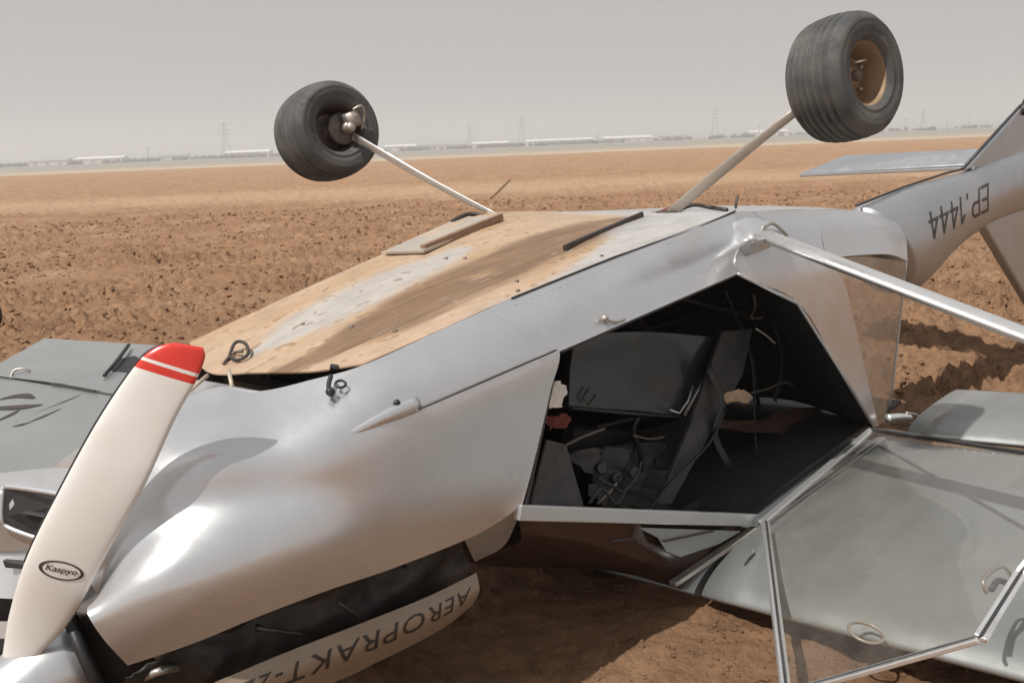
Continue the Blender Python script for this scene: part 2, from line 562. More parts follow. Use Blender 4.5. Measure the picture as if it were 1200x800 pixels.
def build_clods():
    bm = bmesh.new(); bmesh.ops.create_icosphere(bm, subdivisions=1, radius=1)
    bv = np.array([v.co[:] for v in bm.verts]); bf = np.array([[v.index for v in f.verts] for f in bm.faces]); bm.free()
    N = 48000
    rr = 1.8 + 30 * rng.uniform(0, 1, N) ** 1.15
    aa = np.radians(rng.uniform(-38, 38, N))
    x, y = rr * np.sin(aa), rr * np.cos(aa)
    keep = perlin(x * .7 + 5, y * .7) + .5 * perlin(x * 2.5, y * 2.5) > -.12
    x, y, rr = x[keep], y[keep], rr[keep]
    ex, ey = rng.uniform(-.8, 3.2, 9000), rng.uniform(1.6, 5.2, 9000)
    x, y = np.concatenate([x, ex]), np.concatenate([y, ey]); rr = np.hypot(x, y)
    N = len(x)
    nearf = np.clip((np.hypot(x - 1.2, y - 3.2) - 1.0) / 3, .42, 1)
    s = (.006 + .030 * rng.uniform(0, 1, N) ** 3.0) * (.6 + rr / 40) * nearf
    V = bv[None] * (1 + .45 * rng.uniform(-1, 1, (N, len(bv), 1)))
    sc = rng.uniform(.6, 1.5, (N, 1, 3)) * np.array([1.1, 1, .7])
    V = V * sc * s[:, None, None]
    th = rng.uniform(0, 6.28, N); c, s_ = np.cos(th), np.sin(th)
    X = V[..., 0] * c[:, None] - V[..., 1] * s_[:, None]; Y = V[..., 0] * s_[:, None] + V[..., 1] * c[:, None]
    z = soil_height(x, y)
    V = np.stack([X + x[:, None], Y + y[:, None], V[..., 2] + z[:, None] + .2 * s[:, None]], -1).reshape(-1, 3)
    F = (bf[None] + (np.arange(N) * len(bv))[:, None, None]).reshape(-1, 3)
    me = bpy.data.meshes.new('clods')
    me.vertices.add(len(V)); me.vertices.foreach_set('co', V.ravel().astype(np.float32))
    me.loops.add(F.size); me.loops.foreach_set('vertex_index', F.ravel().astype(np.int32))
    me.polygons.add(len(F)); me.polygons.foreach_set('loop_start', np.arange(0, F.size, 3, dtype=np.int32))
    me.update(calc_edges=True)
    o = link('soil_clods', me, M['soil'], None, False)
    tag(o, 'loose reddish brown soil clods scattered over the ploughed field', 'soil clods', kind='stuff')
build_clods()

# ------------------------------------------------------------------ the aeroplane (coordinates: x tailwards, y to the far side, z out of the belly, which faces up)
AIR = empty('light_aircraft')
AIR.matrix_world = Matrix(((0.711071, -0.691543, -0.127072, 0.151032), (0.692665, 0.720013, -0.042387, 2.892066), (0.120806, -0.057879, 0.990987, 1.188468), (0, 0, 0, 1)))
tag(AIR, 'silver high-wing light aeroplane lying upside down on the ploughed soil', 'aeroplane')

# --- fuselage side skins
crease0, crease1, crease2, crease3 = (-0.645, 0.140, 0.153), (-0.356, 0.140, 0.167), (-0.036, 0.140, 0.183), (0.503, 0.140, 0.193)
c5 = [(-0.645, 0.140, 0.153), (-0.655, 0.050, 0.102), (-0.647, 0.008, 0.020), (-0.619, 0.000, -0.092), (-0.597, 0.000, -0.194), (-0.570, 0.000, -0.314), (-0.500, 0.030, -0.444), (-0.402, 0.130, -0.593)]
s1 = [(-0.356, 0.140, 0.167), (-0.347, 0.050, 0.097), (-0.329, 0.005, 0.006), (-0.365, 0.000, -0.096), (-0.386, 0.000, -0.213), (-0.408, 0.000, -0.331), (-0.382, 0.025, -0.447), (-0.279, 0.120, -0.592)]
s2 = [(-0.036, 0.140, 0.183), (-0.018, 0.050, 0.101), (0.003, 0.003, -0.001), (-0.065, 0.000, -0.104), (-0.124, 0.000, -0.200), (-0.200, 0.000, -0.318), (-0.271, 0.000, -0.421), (-0.262, 0.030, -0.462)]
sill = [[(-0.036, 0.140, 0.183), (-0.018, 0.050, 0.101), (0.003, 0.003, -0.001)],
        [(0.503, 0.140, 0.193), (0.478, 0.050, 0.095), (0.486, 0.003, -0.005)],
        [(1.312, 0.140, 0.197), (1.180, 0.045, 0.103), (1.090, 0.003, -0.010)]]
band = [[p for p in c] for c in sill]
BAND = grid_pts([s1[:3]] + band, 61, 24)[15:]
solid(link('side_sill', grid_mesh(BAND), M['silver_cowl'], AIR), .006, 0)

a0 = [(1.312, 0.140, 0.197), (1.180, 0.045, 0.103), (1.090, 0.003, -0.010), (1.521, 0.000, -0.253), (1.819, 0.000, -0.636), (2.163, 0.000, -1.082)]
a1 = [(2.072, 0.200, 0.058), (1.952, 0.100, -0.011), (1.861, 0.030, -0.130), (2.002, 0.020, -0.301), (2.099, 0.015, -0.652), (2.227, 0.012, -1.103)]
a2 = [(2.817, 0.300, -0.097), (2.731, 0.180, -0.168), (2.636, 0.100, -0.296)]
a3 = [(3.352, 0.340, -0.276), (3.213, 0.240, -0.340), (3.056, 0.170, -0.434)]
loft('rear_side_panel', [a0, a1], M['silver'], AIR, 14, 30, .006)
loft('rear_fairing', [a1[:3], a2, a3], M['silver'], AIR, 16, 14, .006)
w0 = [(1.856, 0.028, -0.137), (1.996, 0.018, -0.308), (2.094, 0.013, -0.655), (2.223, 0.010, -1.097)]
w1 = [(2.326, 0.060, -0.236), (2.347, 0.045, -0.459), (2.348, 0.040, -0.778), (2.325, 0.030, -1.123)]
w2 = [(3.021, 0.160, -0.430), (2.865, 0.130, -0.626), (2.679, 0.100, -0.890), (2.451, 0.060, -1.160)]
loft('rear_window', [w0, w1, w2], M['glassdust'], AIR, 14, 20, .003)
tube('rear_window_edge', [Vector(p) for p in w2], .006, M['steel'], AIR, 8)
# far side, mirrored about the centre plane
fs2 = [(0.0, 1.06, .27), (0.0, 1.15, .16), (0.0, 1.2, .0), (-.1, 1.2, -.16), (-.2, 1.2, -.32), (-.28, 1.2, -.42)]
fc5 = [(-.72, 1.0, .19), (-.72, 1.10, .08), (-.72, 1.15, -.05), (-.70, 1.15, -.2), (-.66, 1.12, -.34), (-.6, 1.05, -.42)]
loft('side_panel', [fc5, fs2], M['silver'], AIR, 12, 16, .006)
fsill = [[(0.0, 1.06, .27), (0.0, 1.15, .16), (0.0, 1.2, .0)], [(.6, 1.06, .30), (.6, 1.16, .18), (.6, 1.2, .02)], [(1.27, 1.06, .24), (1.27, 1.16, .15), (1.27, 1.2, .0)]]
loft('side_sill', fsill, M['silver'], AIR, 12, 10, .006)
fa0 = [(1.27, 1.06, .24), (1.27, 1.16, .15), (1.27, 1.2, .0), (1.52, 1.2, -.25), (1.85, 1.2, -.66), (2.16, 1.2, -1.08)]
fa1 = [(1.9, 1.0, .10), (1.9, 1.1, .03), (1.9, 1.17, -.12), (2.0, 1.18, -.3), (2.1, 1.18, -.66), (2.2, 1.18, -1.08)]
fa3 = [(2.9, .86, -.12), (2.9, .93, -.2), (2.85, 1.0, -.36), (2.8, 1.05, -.55), (2.7, 1.08, -.8), (2.6, 1.12, -1.07)]
loft('rear_side_panel', [fa0, fa1, fa3], M['silver'], AIR, 14, 20, .006)

# --- belly panel with dried mud
b_front = [(-0.763, 1.000, 0.192), (-0.866, 0.680, 0.152), (-0.822, 0.450, 0.156), (-0.748, 0.260, 0.153), (-0.645, 0.140, 0.153)]
def lerp5(f, n_, lift=0.02):
    f, n_ = Vector(f), Vector(n_)
    out = []
    for k in range(5):
        s_ = k / 4
        p = f.lerp(n_, s_)
        p.z += lift * math.sin(math.pi * s_)
        out.append(tuple(p))
    return out
belly_cols = [b_front,
              lerp5((-0.346, 1.000, 0.247), (-0.356, 0.140, 0.167)),
              lerp5((0.145, 1.020, 0.298), (-0.036, 0.140, 0.183)),
              lerp5((0.713, 1.050, 0.337), (0.503, 0.140, 0.193), .01),
              lerp5((1.27, 1.06, .238), (1.312, 0.140, 0.197), .0)]
P = grid_pts(belly_cols, 420, 240)
P[:, :, 2] += .003
me = grid_mesh(P)
o = link('belly_panel', me, M['belly'], AIR)
uu, vv = P[..., 0].ravel(), P[..., 1].ravel()
n1 = perlin(uu * 1.3 + 4, vv * 5); n2 = perlin(uu * 5 + 1, vv * 16 + 8); n3 = perlin(uu * 2.2, vv * 9 + 3)
n4 = perlin(uu * 14 + 1, vv * 40 + 8)
vv_w = vv + .05 * n1 + .03 * n3 + .012 * n2
def sm(x, a, b_):
    q = np.clip((x - a) / (b_ - a), 0, 1)
    return q * q * (3 - 2 * q)
tan = np.array([.44, .315, .215]); brown = np.array([.175, .102, .056]); pale = np.array([.40, .39, .375]); ochre = np.array([.38, .25, .135]); silver = np.array([.40, .405, .405])
n5 = perlin(uu * 2.5 + 7, vv * 55); n6 = perlin(uu * 9 + 2, vv * 110 + 5); n7 = perlin(uu * 30, vv * 34 + 2); n8 = perlin(uu * 70, vv * 70 + 2)
C = np.tile(tan, (len(uu), 1))
def blend(C, col, f):
    f = np.clip(f, 0, 1)[:, None]
    return C * (1 - f) + col * f
C = blend(C, ochre, .8 * sm(vv_w + .04 * n5, .78, .90) * (1 - sm(vv_w, .93, 1.0)) * (.5 + .9 * n3))
# pale bare patch, a long lens in the front half
cen = .655 + .04 * uu
wd = .125 * sm(uu + .05 * n2, -.85, -.45) * (1 - sm(uu + .15 * n1, -.1, .32))
pt = 1 - sm(np.abs(vv_w + .02 * n5 - cen), wd * .45, wd + .045)
C = blend(C, pale, (.85 + .12 * n7 + .15 * n5) * pt * (wd > .01))
# brown mud running aft along the near half
cb = .36 + .10 * sm(uu, -.5, .9)
hb = .055 + .11 * sm(uu, -.75, -.2) - .04 * sm(uu, .3, 1.2)
br = 1 - sm(np.abs(vv_w + .025 * n5 - cb), hb * .5, hb * 1.08)
C = blend(C, brown, (.9 + .22 * n5 + .1 * n6) * br * (1 - .75 * sm(uu + .2 * n1, .95, 1.3)))
C = blend(C, ochre, .5 * sm(n3 + .6 * n2, .12, .5) * (1 - pt))
C = blend(C, brown, .6 * sm(n2 + n4 + n7, .45, .8))
edge = .17 + .30 * sm(uu, .15, 1.05)
C = blend(C, silver, (.85 + .15 * n5) * (1 - sm(vv_w + .03 * n7, edge - .06, edge + .03)) * sm(uu, -.5, .3))
C = blend(C, silver, .8 * sm(uu + .1 * n1, 1.0, 1.2))
# crusted mud specks and scrapes
C = blend(C, silver * 1.1, .5 * sm(n6 + .3 * n4, .46, .58) * sm(n1, -.1, .2))
C *= (1 + .20 * n2 + .12 * n4 + .10 * n6)[:, None]
ca = me.color_attributes.new('mud', 'FLOAT_COLOR', 'POINT')
ca.data.foreach_set('color', np.concatenate([np.clip(C, .02, .9), np.ones((len(uu), 1))], 1).ravel())
solid(o, .005)
BELLY = bvh_of(o)
# rear belly, silver, running down to the tail boom
rear_cols = [lerp5((1.274, 1.06, .238), (1.318, 0.140, 0.195), .0), lerp5((1.9, 1.0, .12), (2.072, 0.200, 0.058), .02), lerp5((2.45, .93, -.02), (2.817, 0.300, -0.097), .03), lerp5((2.9, .86, -.12), (3.352, 0.340, -0.276), .05)]
loft('rear_belly_panel', rear_cols, M['silver'], AIR, 26, 20, .005)
tube('panel_seam', [(-0.040, 0.135, 0.187), (0.498, 0.135, 0.197), (1.017, 0.135, 0.190), (1.318, 0.135, 0.202)], .0035, M['darkgrey'], AIR, 6)
tube('panel_seam', [(-0.589, -0.004, 0.016), (-0.363, -0.003, 0.013), (-0.013, -0.003, 0.010)], .0028, M['letter'], AIR, 6)

CAMLOC = AIR.matrix_world.inverted() @ cam.location
def ob(p, lift=0.0):
    d = (Vector(p) - CAMLOC).normalized()
    h = BELLY.ray_cast(CAMLOC, d)
    return (h[0] + Vector((0, 0, lift))) if h[0] is not None else Vector(p)
# raised gear cover plates
def on_belly(u, v, lift=0.0):
    h = BELLY.ray_cast(Vector((u, v, 1.5)), Vector((0, 0, -1)))
    return (u, v, (h[0].z if h[0] else .25) + lift)
poly('gear_cover', [ob(p, .004) for p in ((0.563, 0.440, 0.195), (1.253, 0.580, 0.204), (1.284, 0.200, 0.182), (0.958, 0.200, 0.173), (0.763, 0.200, 0.144))], .008, M['silver'], AIR, .002, 1)
beam('cover_strip', ob((0.565, 0.440, 0.205), .012), ob((1.253, 0.580, 0.204), .012), .016, .022, M['letter'], AIR)
poly('gear_cover', [ob(p, .006) for p in ((0.129, 1.020, 0.287), (0.153, 0.800, 0.285), (0.742, 0.950, 0.301), (0.648, 1.000, 0.326))] , .014, M['silver_dusty'], AIR, .003, 1)
poly('gear_cover_flap', [ob((0.134, 1.020, 0.286), .006), Vector((0.128, 1.050, 0.298)), Vector((0.698, 1.150, 0.340)), ob((0.648, 1.000, 0.326), .006)], .008, M['silver_dusty'], AIR, .002, 0)
beam('cover_strip', ob((0.154, 0.800, 0.291), .02), ob((0.732, 0.950, 0.303), .02), .028, .03, M['brown'], AIR)

# --- engine cowling (near half continues over the nose to the far half)
near = [
 [(-1.46, .45, -.10), (-1.46, .38, -.12), (-1.46, .31, -.16), (-1.45, .31, -.22), (-1.508, 0.200, -0.191), (-1.499, 0.170, -0.260), (-1.466, 0.170, -0.351)],
 [(-1.27, .45, .10), (-1.28, .33, .085), (-1.278, 0.225, 0.024), (-1.336, 0.225, -0.066), (-1.384, 0.100, -0.117), (-1.370, 0.060, -0.220), (-1.334, 0.090, -0.340)],
 [(-1.000, 0.420, 0.165), (-1.108, 0.240, 0.111), (-1.158, 0.130, 0.066), (-1.185, 0.130, -0.035), (-1.224, 0.055, -0.098), (-1.212, 0.010, -0.208), (-1.178, 0.050, -0.340)],
 [(-0.882, 0.330, 0.131), (-0.984, 0.170, 0.086), (-1.025, 0.090, 0.035), (-1.039, 0.075, -0.061), (-1.045, 0.025, -0.115), (-1.020, -0.010, -0.228), (-0.975, 0.030, -0.363)],
 [(-0.777, 0.220, 0.141), (-0.868, 0.090, 0.078), (-0.885, 0.025, -0.003), (-0.875, 0.012, -0.090), (-0.849, 0.000, -0.175), (-0.818, 0.000, -0.279), (-0.767, 0.030, -0.404)],
 [(-0.646, 0.140, 0.151), (-0.655, 0.050, 0.102), (-0.647, 0.008, 0.020), (-0.619, 0.000, -0.092), (-0.597, 0.000, -0.194), (-0.570, 0.000, -0.314), (-0.500, 0.030, -0.444)]]
Pall = grid_pts(near + [s1[:7], s2[:7]], 99, 70)
for _ in range(70):        # take the ripples out of the skin, edges held
    Q_ = Pall.copy()
    Q_[1:-1, 1:-1] = .5 * Pall[1:-1, 1:-1] + .125 * (Pall[:-2, 1:-1] + Pall[2:, 1:-1] + Pall[1:-1, :-2] + Pall[1:-1, 2:])
    Pall = Q_
Pn = Pall[:71]
for nm_, sl_ in (('side_panel', Pall[70:, 23:]), ('side_sill', Pall[70:, :24])):
    o_ = link(nm_, grid_mesh(sl_), M['silver_cowl'], AIR)
    solid(o_, .006, 0)
loft('side_panel_lip', [[c5[6], c5[7]], [s1[6], s1[7]], [s2[6], s2[7]]], M['silver_cowl'], AIR, 20, 8, .006)
far = [
 [(-1.26, 1.10, -.50), (-1.28, 1.14, -.36), (-1.31, 1.04, -.16), (-1.34, .85, -.10), (-1.36, .45, -.04)],
 [(-1.22, 1.16, -.50), (-1.24, 1.20, -.30), (-1.26, 1.10, -.10), (-1.28, .82, .0), (-1.27, .45, .10)],
 [(-1.02, 1.18, -.45), (-1.02, 1.19, -.20), (-1.03, 1.08, -.02), (-1.05, .80, .08), (-1.000, 0.420, 0.165)],
 [(-.85, 1.18, -.45), (-.85, 1.18, -.18), (-.86, 1.05, .05), (-.88, .75, .12), (-0.882, 0.330, 0.131)]]
cw = link('cowling', grid_mesh(Pn), M['silver_cowl'], AIR)
solid(cw, .006, 0)
Pf = grid_pts(far, 40, 44)
cf = link('cowling_far_cheek', grid_mesh(Pf), M['silver_cowl'], AIR)
solid(cf, .006, 0)
COWL = bvh_of(cw)

# dark cavity behind the cowling lip with two light struts
loft('air_outlet', [[(-1.03, .95, .06), (-1.03, .6, .08), (-.92, .36, .03), (-.78, .25, .02)], [(-.75, .95, .03), (-.75, .6, .04), (-.7, .35, .02), (-.68, .25, .02)]], M['black'], AIR, 8, 8, .004)
tube('outlet_strut', [(-0.879, 0.500, 0.181), (-0.918, 0.420, 0.150)], .006, M['silver_dusty'], AIR)
tube('outlet_strut', [(-0.925, 0.550, 0.173), (-1.018, 0.480, 0.164)], .006, M['silver_dusty'], AIR)

# raised rib on the near cheek
rp = [(-0.956, 0.078, 0.002), (-0.831, 0.038, 0.013), (-0.698, 0.019, 0.025), (-0.581, 0.011, 0.027)]
V_, F_ = tube_mesh(catmull([Vector(p)[:] for p in rp], 16), [.005 + .018 * min(1, i / 12) for i in range(16)], 12, up=(0, 1, 0), sy=.7)
link('cowling_rib', mesh_py(V_, F_), M['silver_cowl'], AIR)

loft('nose_face', [[(-1.548, 1.100, -0.005), (-1.409, 0.900, 0.002), (-1.331, 0.760, 0.006), (-1.285, 0.660, -0.006)], [(-1.578, 1.080, -0.094), (-1.451, 0.860, -0.103), (-1.376, 0.720, -0.106), (-1.350, 0.620, -0.102)], [(-1.610, 1.100, -0.220), (-1.474, 0.900, -0.227), (-1.422, 0.760, -0.230), (-1.398, 0.660, -0.238)]], M['silver_cowl'], AIR, 16, 16, .006)
# intake on the far cheek
ip = [(-1.469, 0.850, -0.020), (-1.453, 0.830, -0.015), (-1.363, 0.670, -0.049), (-1.364, 0.655, -0.071), (-1.420, 0.690, -0.159), (-1.442, 0.710, -0.159), (-1.493, 0.810, -0.121), (-1.496, 0.840, -0.095)]
ic = sum((Vector(p) for p in ip), Vector()) / len(ip)
NF = bvh_of(bpy.data.objects['nose_face'])
CAM0 = AIR.matrix_world.inverted() @ cam.location
def onf(p, lift):
    d = (Vector(p) - CAM0).normalized()
    h = NF.ray_cast(CAM0, d)
    return h[0] - d * lift if h[0] is not None else Vector(p)
poly('air_intake', [onf(p, .012) for p in ip], .004, M['black'], AIR, 0, 0)
tube('intake_lip', catmull([onf(p, .014)[:] for p in ip + ip[:1]], 40), .009, M['silver_cowl'], AIR, 8)
loft('nose_core', [[(-1.626, 1.250, -0.227), (-1.486, 1.050, -0.245), (-1.358, 0.850, -0.285), (-1.357, 0.700, -0.359)], [(-1.753, 1.200, -0.626), (-1.577, 0.950, -0.638), (-1.465, 0.750, -0.630), (-1.370, 0.600, -0.631)]], M['black'], AIR, 8, 10, .01)
loft('engine_front', [[(-1.504, 0.500, -0.298), (-1.470, 0.360, -0.278), (-1.355, 0.320, -0.465)], [(-1.571, 0.550, -0.594), (-1.500, 0.420, -0.585), (-1.380, 0.340, -0.630)]], M['engine'], AIR, 8, 8, .01)
beam('intake_vane', onf((-1.449, 0.760, -0.077), .012), onf((-1.407, 0.690, -0.096), .012), .03, .006, M['darkgrey'], AIR)
poly('nose_slot', [(-1.513, 0.900, -0.236), (-1.416, 0.800, -0.272), (-1.430, 0.800, -0.287), (-1.513, 0.900, -0.261)], .02, M['darkgrey'], AIR, .003)
loft('nose_plate', [[(-1.604, 1.100, -0.200), (-1.449, 0.900, -0.225), (-1.405, 0.620, -0.215)], [(-1.654, 1.050, -0.333), (-1.523, 0.850, -0.348), (-1.476, 0.600, -0.333)]], M['silver_cowl'], AIR, 8, 12, .006)
loft('nose_plate', [[(-1.674, 1.050, -0.403), (-1.550, 0.800, -0.391), (-1.532, 0.650, -0.371)], [(-1.687, 1.050, -0.446), (-1.574, 0.800, -0.434), (-1.553, 0.650, -0.405)]], M['silver_cowl'], AIR, 8, 12, .006)

# engine bay seen through the nose opening and the gap below the cowling
eng = [box_parts((-.95, .6, -.35), (.38, 0, 0), (0, .26, 0), (0, 0, .17)),
       box_parts((-.62, .6, -.24), (.03, 0, 0), (0, .46, 0), (0, 0, .26)),
       lathe_parts([(-.16, .0), (-.16, .09), (-.02, .12), (.1, .12), (.1, 0)], (-1.36, .58, -.42), (1, 0, 0), 20)]
for k, (du, dv) in enumerate([(-.2, -.3), (.05, -.3), (-.2, .3), (.05, .3)]):
    eng.append(lathe_parts([(0, .001), (0, .07), (.02, .085), (.04, .07), (.06, .085), (.08, .07), (.10, .085), (.12, .06), (.12, .001)], (-.95 + du, .6 + dv * .8, -.38), (0, 1 if dv > 0 else -1, 0), 16))
V_, F_ = join_parts(eng)
link('engine', mesh_py(V_, F_), M['engine'], AIR, False)
for pts in ([(-1.182, 0.300, -0.576), (-1.029, 0.280, -0.581), (-0.904, 0.250, -0.593), (-0.741, 0.300, -0.712)],
            [(-1.103, 0.250, -0.481), (-0.978, 0.300, -0.597), (-0.854, 0.300, -0.588), (-0.685, 0.300, -0.626)],
            [(-1.413, 0.300, -0.474), (-1.372, 0.250, -0.455), (-1.304, 0.300, -0.507), (-1.193, 0.350, -0.615)]):
    tube('engine_hose', catmull([Vector(p)[:] for p in pts], 14), .011, M['steel'] if pts[0][0] < -1.2 else M['black'], AIR, 8)

# ring behind the spinner
lathe('spinner_backplate', [(0, .001), (0, .15), (.02, .155), (.03, .14), (.03, .001)], (-1.504, 0.420, -0.399), (.96, -.22, .1), M['black'], AIR)
hub = Vector((-1.620, 0.440, -0.413))
sp_ax = Vector((-.97, .05, -.08))
lathe('spinner', [(-.12, .105), (-.08, .118), (0, .112), (.09, .09), (.15, .058), (.185, .02), (.19, .001)], hub, sp_ax, M['silver_cowl'], AIR)

# propeller blade
def blade():
    # stations along the blade: leading edge / trailing edge in the picture, nearly constant distance
    L = [(-1.661, 0.460, -0.320), (-1.621, 0.420, -0.196), (-1.559, 0.360, -0.058), (-1.459, 0.290, 0.094), (-1.353, 0.230, 0.235), (-1.252, 0.180, 0.345), (-1.205, 0.160, 0.375), (-1.161, 0.140, 0.378)]
    T = [(-1.602, 0.380, -0.322), (-1.519, 0.320, -0.244), (-1.429, 0.240, -0.103), (-1.319, 0.160, 0.055), (-1.217, 0.120, 0.200), (-1.155, 0.100, 0.273), (-1.116, 0.095, 0.326), (-1.111, 0.100, 0.352)]
    L = catmull([Vector(p)[:] for p in L], 60); T = catmull([Vector(p)[:] for p in T], 60)
    V, F, n = [], [], 24
    for i in range(60):
        l, tt = Vector(L[i]), Vector(T[i])
        ch = tt - l
        spanw = Vector(L[min(59, i + 1)]) - Vector(L[max(0, i - 1)])
        nn = ch.cross(spanw).normalized()
        if nn.dot(Vector((-.6, -.6, .1))) < 0: nn = -nn
        th = .011 + .012 * (1 - i / 59)
        if i > 55: th *= (59.5 - i) / 4
        for j in range(n):
            a = 2 * math.pi * j / n
            c = .5 - .5 * math.cos(a)
            s_ = math.sin(a)
            prof = abs(s_) ** .8 * (1.15 - .5 * c)
            V.append(l + ch * c + nn * th * prof * (1 if s_ > 0 else -.45))
    for i in range(59):
        for j in range(n):
            F.append((i * n + j, i * n + (j + 1) % n, (i + 1) * n + (j + 1) % n, (i + 1) * n + j))
    F.append(tuple(range(n))); F.append(tuple(59 * n + j for j in range(n - 1, -1, -1)))
    return V, F, L, T
V_, F_, BL, BT = blade()
me = mesh_py(V_, F_)
pb = link('propeller_blade', me, M['blade'], AIR)
fix_normals(pb)
me.materials.append(M['red'])
n = 24
for p in me.polygons:
    i = min(p.vertices) // n
    if len(p.vertices) == 4:
        f = i / 59.
        p.material_index = 1 if (i >= 45 or i in (42, 43)) else 0
        if f > 10: p.material_index = 0
tube('blade_edge_guard', [Vector(BL[i]) for i in range(16, 56)], .0038, M['black'], pb, 8)
tag(pb, 'white propeller blade with red tip')
# maker's oval on the blade
BB = bvh_of(pb)
BL_V = [Vector(p) for p in ((-1.559, 0.300, -0.083), (-1.469, 0.300, -0.153))]
ov = []
ctr = Vector((-1.512, 0.300, -0.107)); ex = (Vector((-1.468, 0.300, -0.141)) - ctr); ey = (Vector((-1.504, 0.300, -0.086)) - ctr)
look = (ctr - Vector((-1.579, 0.000, 0.010))).normalized()
ringV, ringF = [], []
K = 40
for i in range(K):
    a = 2 * math.pi * i / K
    for rr_ in (1.0, .86):
        ringV.append(ctr + ex * math.cos(a) * rr_ + ey * math.sin(a) * rr_)
for i in range(K):
    j = (i + 1) % K
    ringF.append((2 * i, 2 * i + 1, 2 * j + 1, 2 * j))
ol = link('blade_logo', mesh_py(ringV, ringF), M['letter'], pb, False)
snap(ol, BB, .0015, look)
tm = text_mesh('Kaspyo', .3, .012)
ol = lettering('logo_text', tm, [ctr - ex * .72 - ey * .42, ctr + ex * .72 - ey * .42, ctr + ex * .72 + ey * .42, ctr - ex * .72 + ey * .42], (0, 0, 0), M['letter'], pb)
snap(ol, BB, .0015, look)

# --- loose upper cowling with the type name, hanging under the nose
top = [[(-1.425, 0.080, -0.452), (-1.451, 0.070, -0.493), (-1.445, 0.120, -0.593)],
       [(-1.303, 0.080, -0.465), (-1.306, 0.070, -0.519), (-1.282, 0.140, -0.636)],
       [(-1.125, 0.080, -0.492), (-1.138, 0.060, -0.547), (-1.082, 0.140, -0.672)],
       [(-0.885, 0.080, -0.537), (-0.894, 0.060, -0.597), (-0.821, 0.150, -0.724)],
       [(-0.642, 0.080, -0.580), (-0.649, 0.060, -0.636), (-0.575, 0.150, -0.753)],
       [(-0.442, 0.080, -0.601), (-0.457, 0.065, -0.653), (-0.439, 0.140, -0.735)]]
Pt = grid_pts(top, 50, 20)
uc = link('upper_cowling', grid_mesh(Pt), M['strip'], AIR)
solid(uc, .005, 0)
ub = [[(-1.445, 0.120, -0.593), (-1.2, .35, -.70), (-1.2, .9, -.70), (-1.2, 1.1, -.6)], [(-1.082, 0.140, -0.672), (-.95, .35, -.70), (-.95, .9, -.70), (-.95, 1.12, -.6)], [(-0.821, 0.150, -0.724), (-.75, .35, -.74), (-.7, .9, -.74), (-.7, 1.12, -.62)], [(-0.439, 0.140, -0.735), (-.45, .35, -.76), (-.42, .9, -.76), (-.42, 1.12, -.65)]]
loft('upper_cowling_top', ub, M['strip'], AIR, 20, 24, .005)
tm = text_mesh('AEROPRAKT-22', .35, .0, 1.12)
def strip(x, y):
    # the words run from the tail end forward, upside down
    i = (1 - (.035 + .70 * x)) * 49
    j = (.13 + .62 * (1 - y)) if False else (.26 + .37 * y)
    j = j * 19
    i0, j0 = min(int(i), 48), min(int(j), 18)
    fi, fj = i - i0, j - j0
    p = Pt[i0, j0] * (1 - fi) * (1 - fj) + Pt[i0 + 1, j0] * fi * (1 - fj) + Pt[i0, j0 + 1] * (1 - fi) * fj + Pt[i0 + 1, j0 + 1] * fi * fj
    a = Vector(Pt[i0 + 1, j0] - Pt[i0, j0]); b_ = Vector(Pt[i0, j0 + 1] - Pt[i0, j0])
    nn = a.cross(b_).normalized()
    if nn.y > 0: nn = -nn
    return Vector(p) + nn * .0045
lettering('type_lettering', tm, None, None, M['letter'], uc, surf=strip)

ET = grid_pts([[(-1.459, 0.300, -0.433), (-1.484, 0.320, -0.553)], [(-1.264, 0.260, -0.427), (-1.282, 0.260, -0.585)], [(-1.023, 0.220, -0.421), (-1.067, 0.200, -0.594)], [(-0.685, 0.200, -0.464), (-0.729, 0.200, -0.637)], [(-0.369, 0.220, -0.542), (-0.352, 0.220, -0.729)]], 60, 14)
r_e = np.random.RandomState(4)
ET += r_e.uniform(-.003, .003, ET.shape) * np.array([1, 1.6, 1])
ET[..., 1] += .08 * perlin(ET[..., 0] * 5, ET[..., 2] * 8) + .01 * perlin(ET[..., 0] * 24, ET[..., 2] * 24)
solid(link('gap_shade_sheet', grid_mesh(ET), M['engine'], AIR), .006, 0)  # dark sheet added to fill the gap below the cowling with shade
for a_, b2 in (((-1.132, 0.180, -0.441), (-1.014, 0.180, -0.527)), ((-0.881, 0.180, -0.499), (-0.825, 0.180, -0.578))):
    beam('engine_bracket', a_, b2, .02, .008, M['rimdark'], AIR)
# --- cabin: pillars, windshield, roof frame
beam('windshield_pillar', (-0.298, 0.000, -0.438), (1.017, 0.000, -1.074), .03, .05, M['silver'], AIR)
beam('door_post', (0.002, 0.015, -0.008), (-0.252, 0.015, -0.439), .02, .018, M['darkgrey'], AIR)
beam('door_rail', (0.012, 0.012, -0.005), (1.098, 0.012, -0.012), .02, .012, M['darkgrey'], AIR)
tube('rear_door_frame', [(1.073, -0.004, -0.009), (1.507, -0.004, -0.249), (1.812, -0.004, -0.633), (2.146, -0.004, -1.070)], .0075, M['silver'], AIR)
wsr = [[(-0.266, 0.030, -0.478), (-0.226, 0.150, -0.631), (-.42, .5, -.62), (-.42, .75, -.62), (-.3, 1.1, -.46)],
       [(0.085, 0.030, -0.659), (0.107, 0.120, -0.821), (.12, .5, -.98), (.12, .75, -.98), (.3, 1.12, -.7)],
       [(1.017, 0.030, -1.117), (0.546, 0.080, -1.143), (.55, .5, -1.16), (.55, .75, -1.16), (.95, 1.14, -1.05)]]
loft('windshield', wsr, M['glassdark'], AIR, 20, 24, .003)
beam('windshield_seal', (0.988, -0.010, -1.099), (0.445, 0.030, -1.091), .035, .02, M['steel'], AIR)
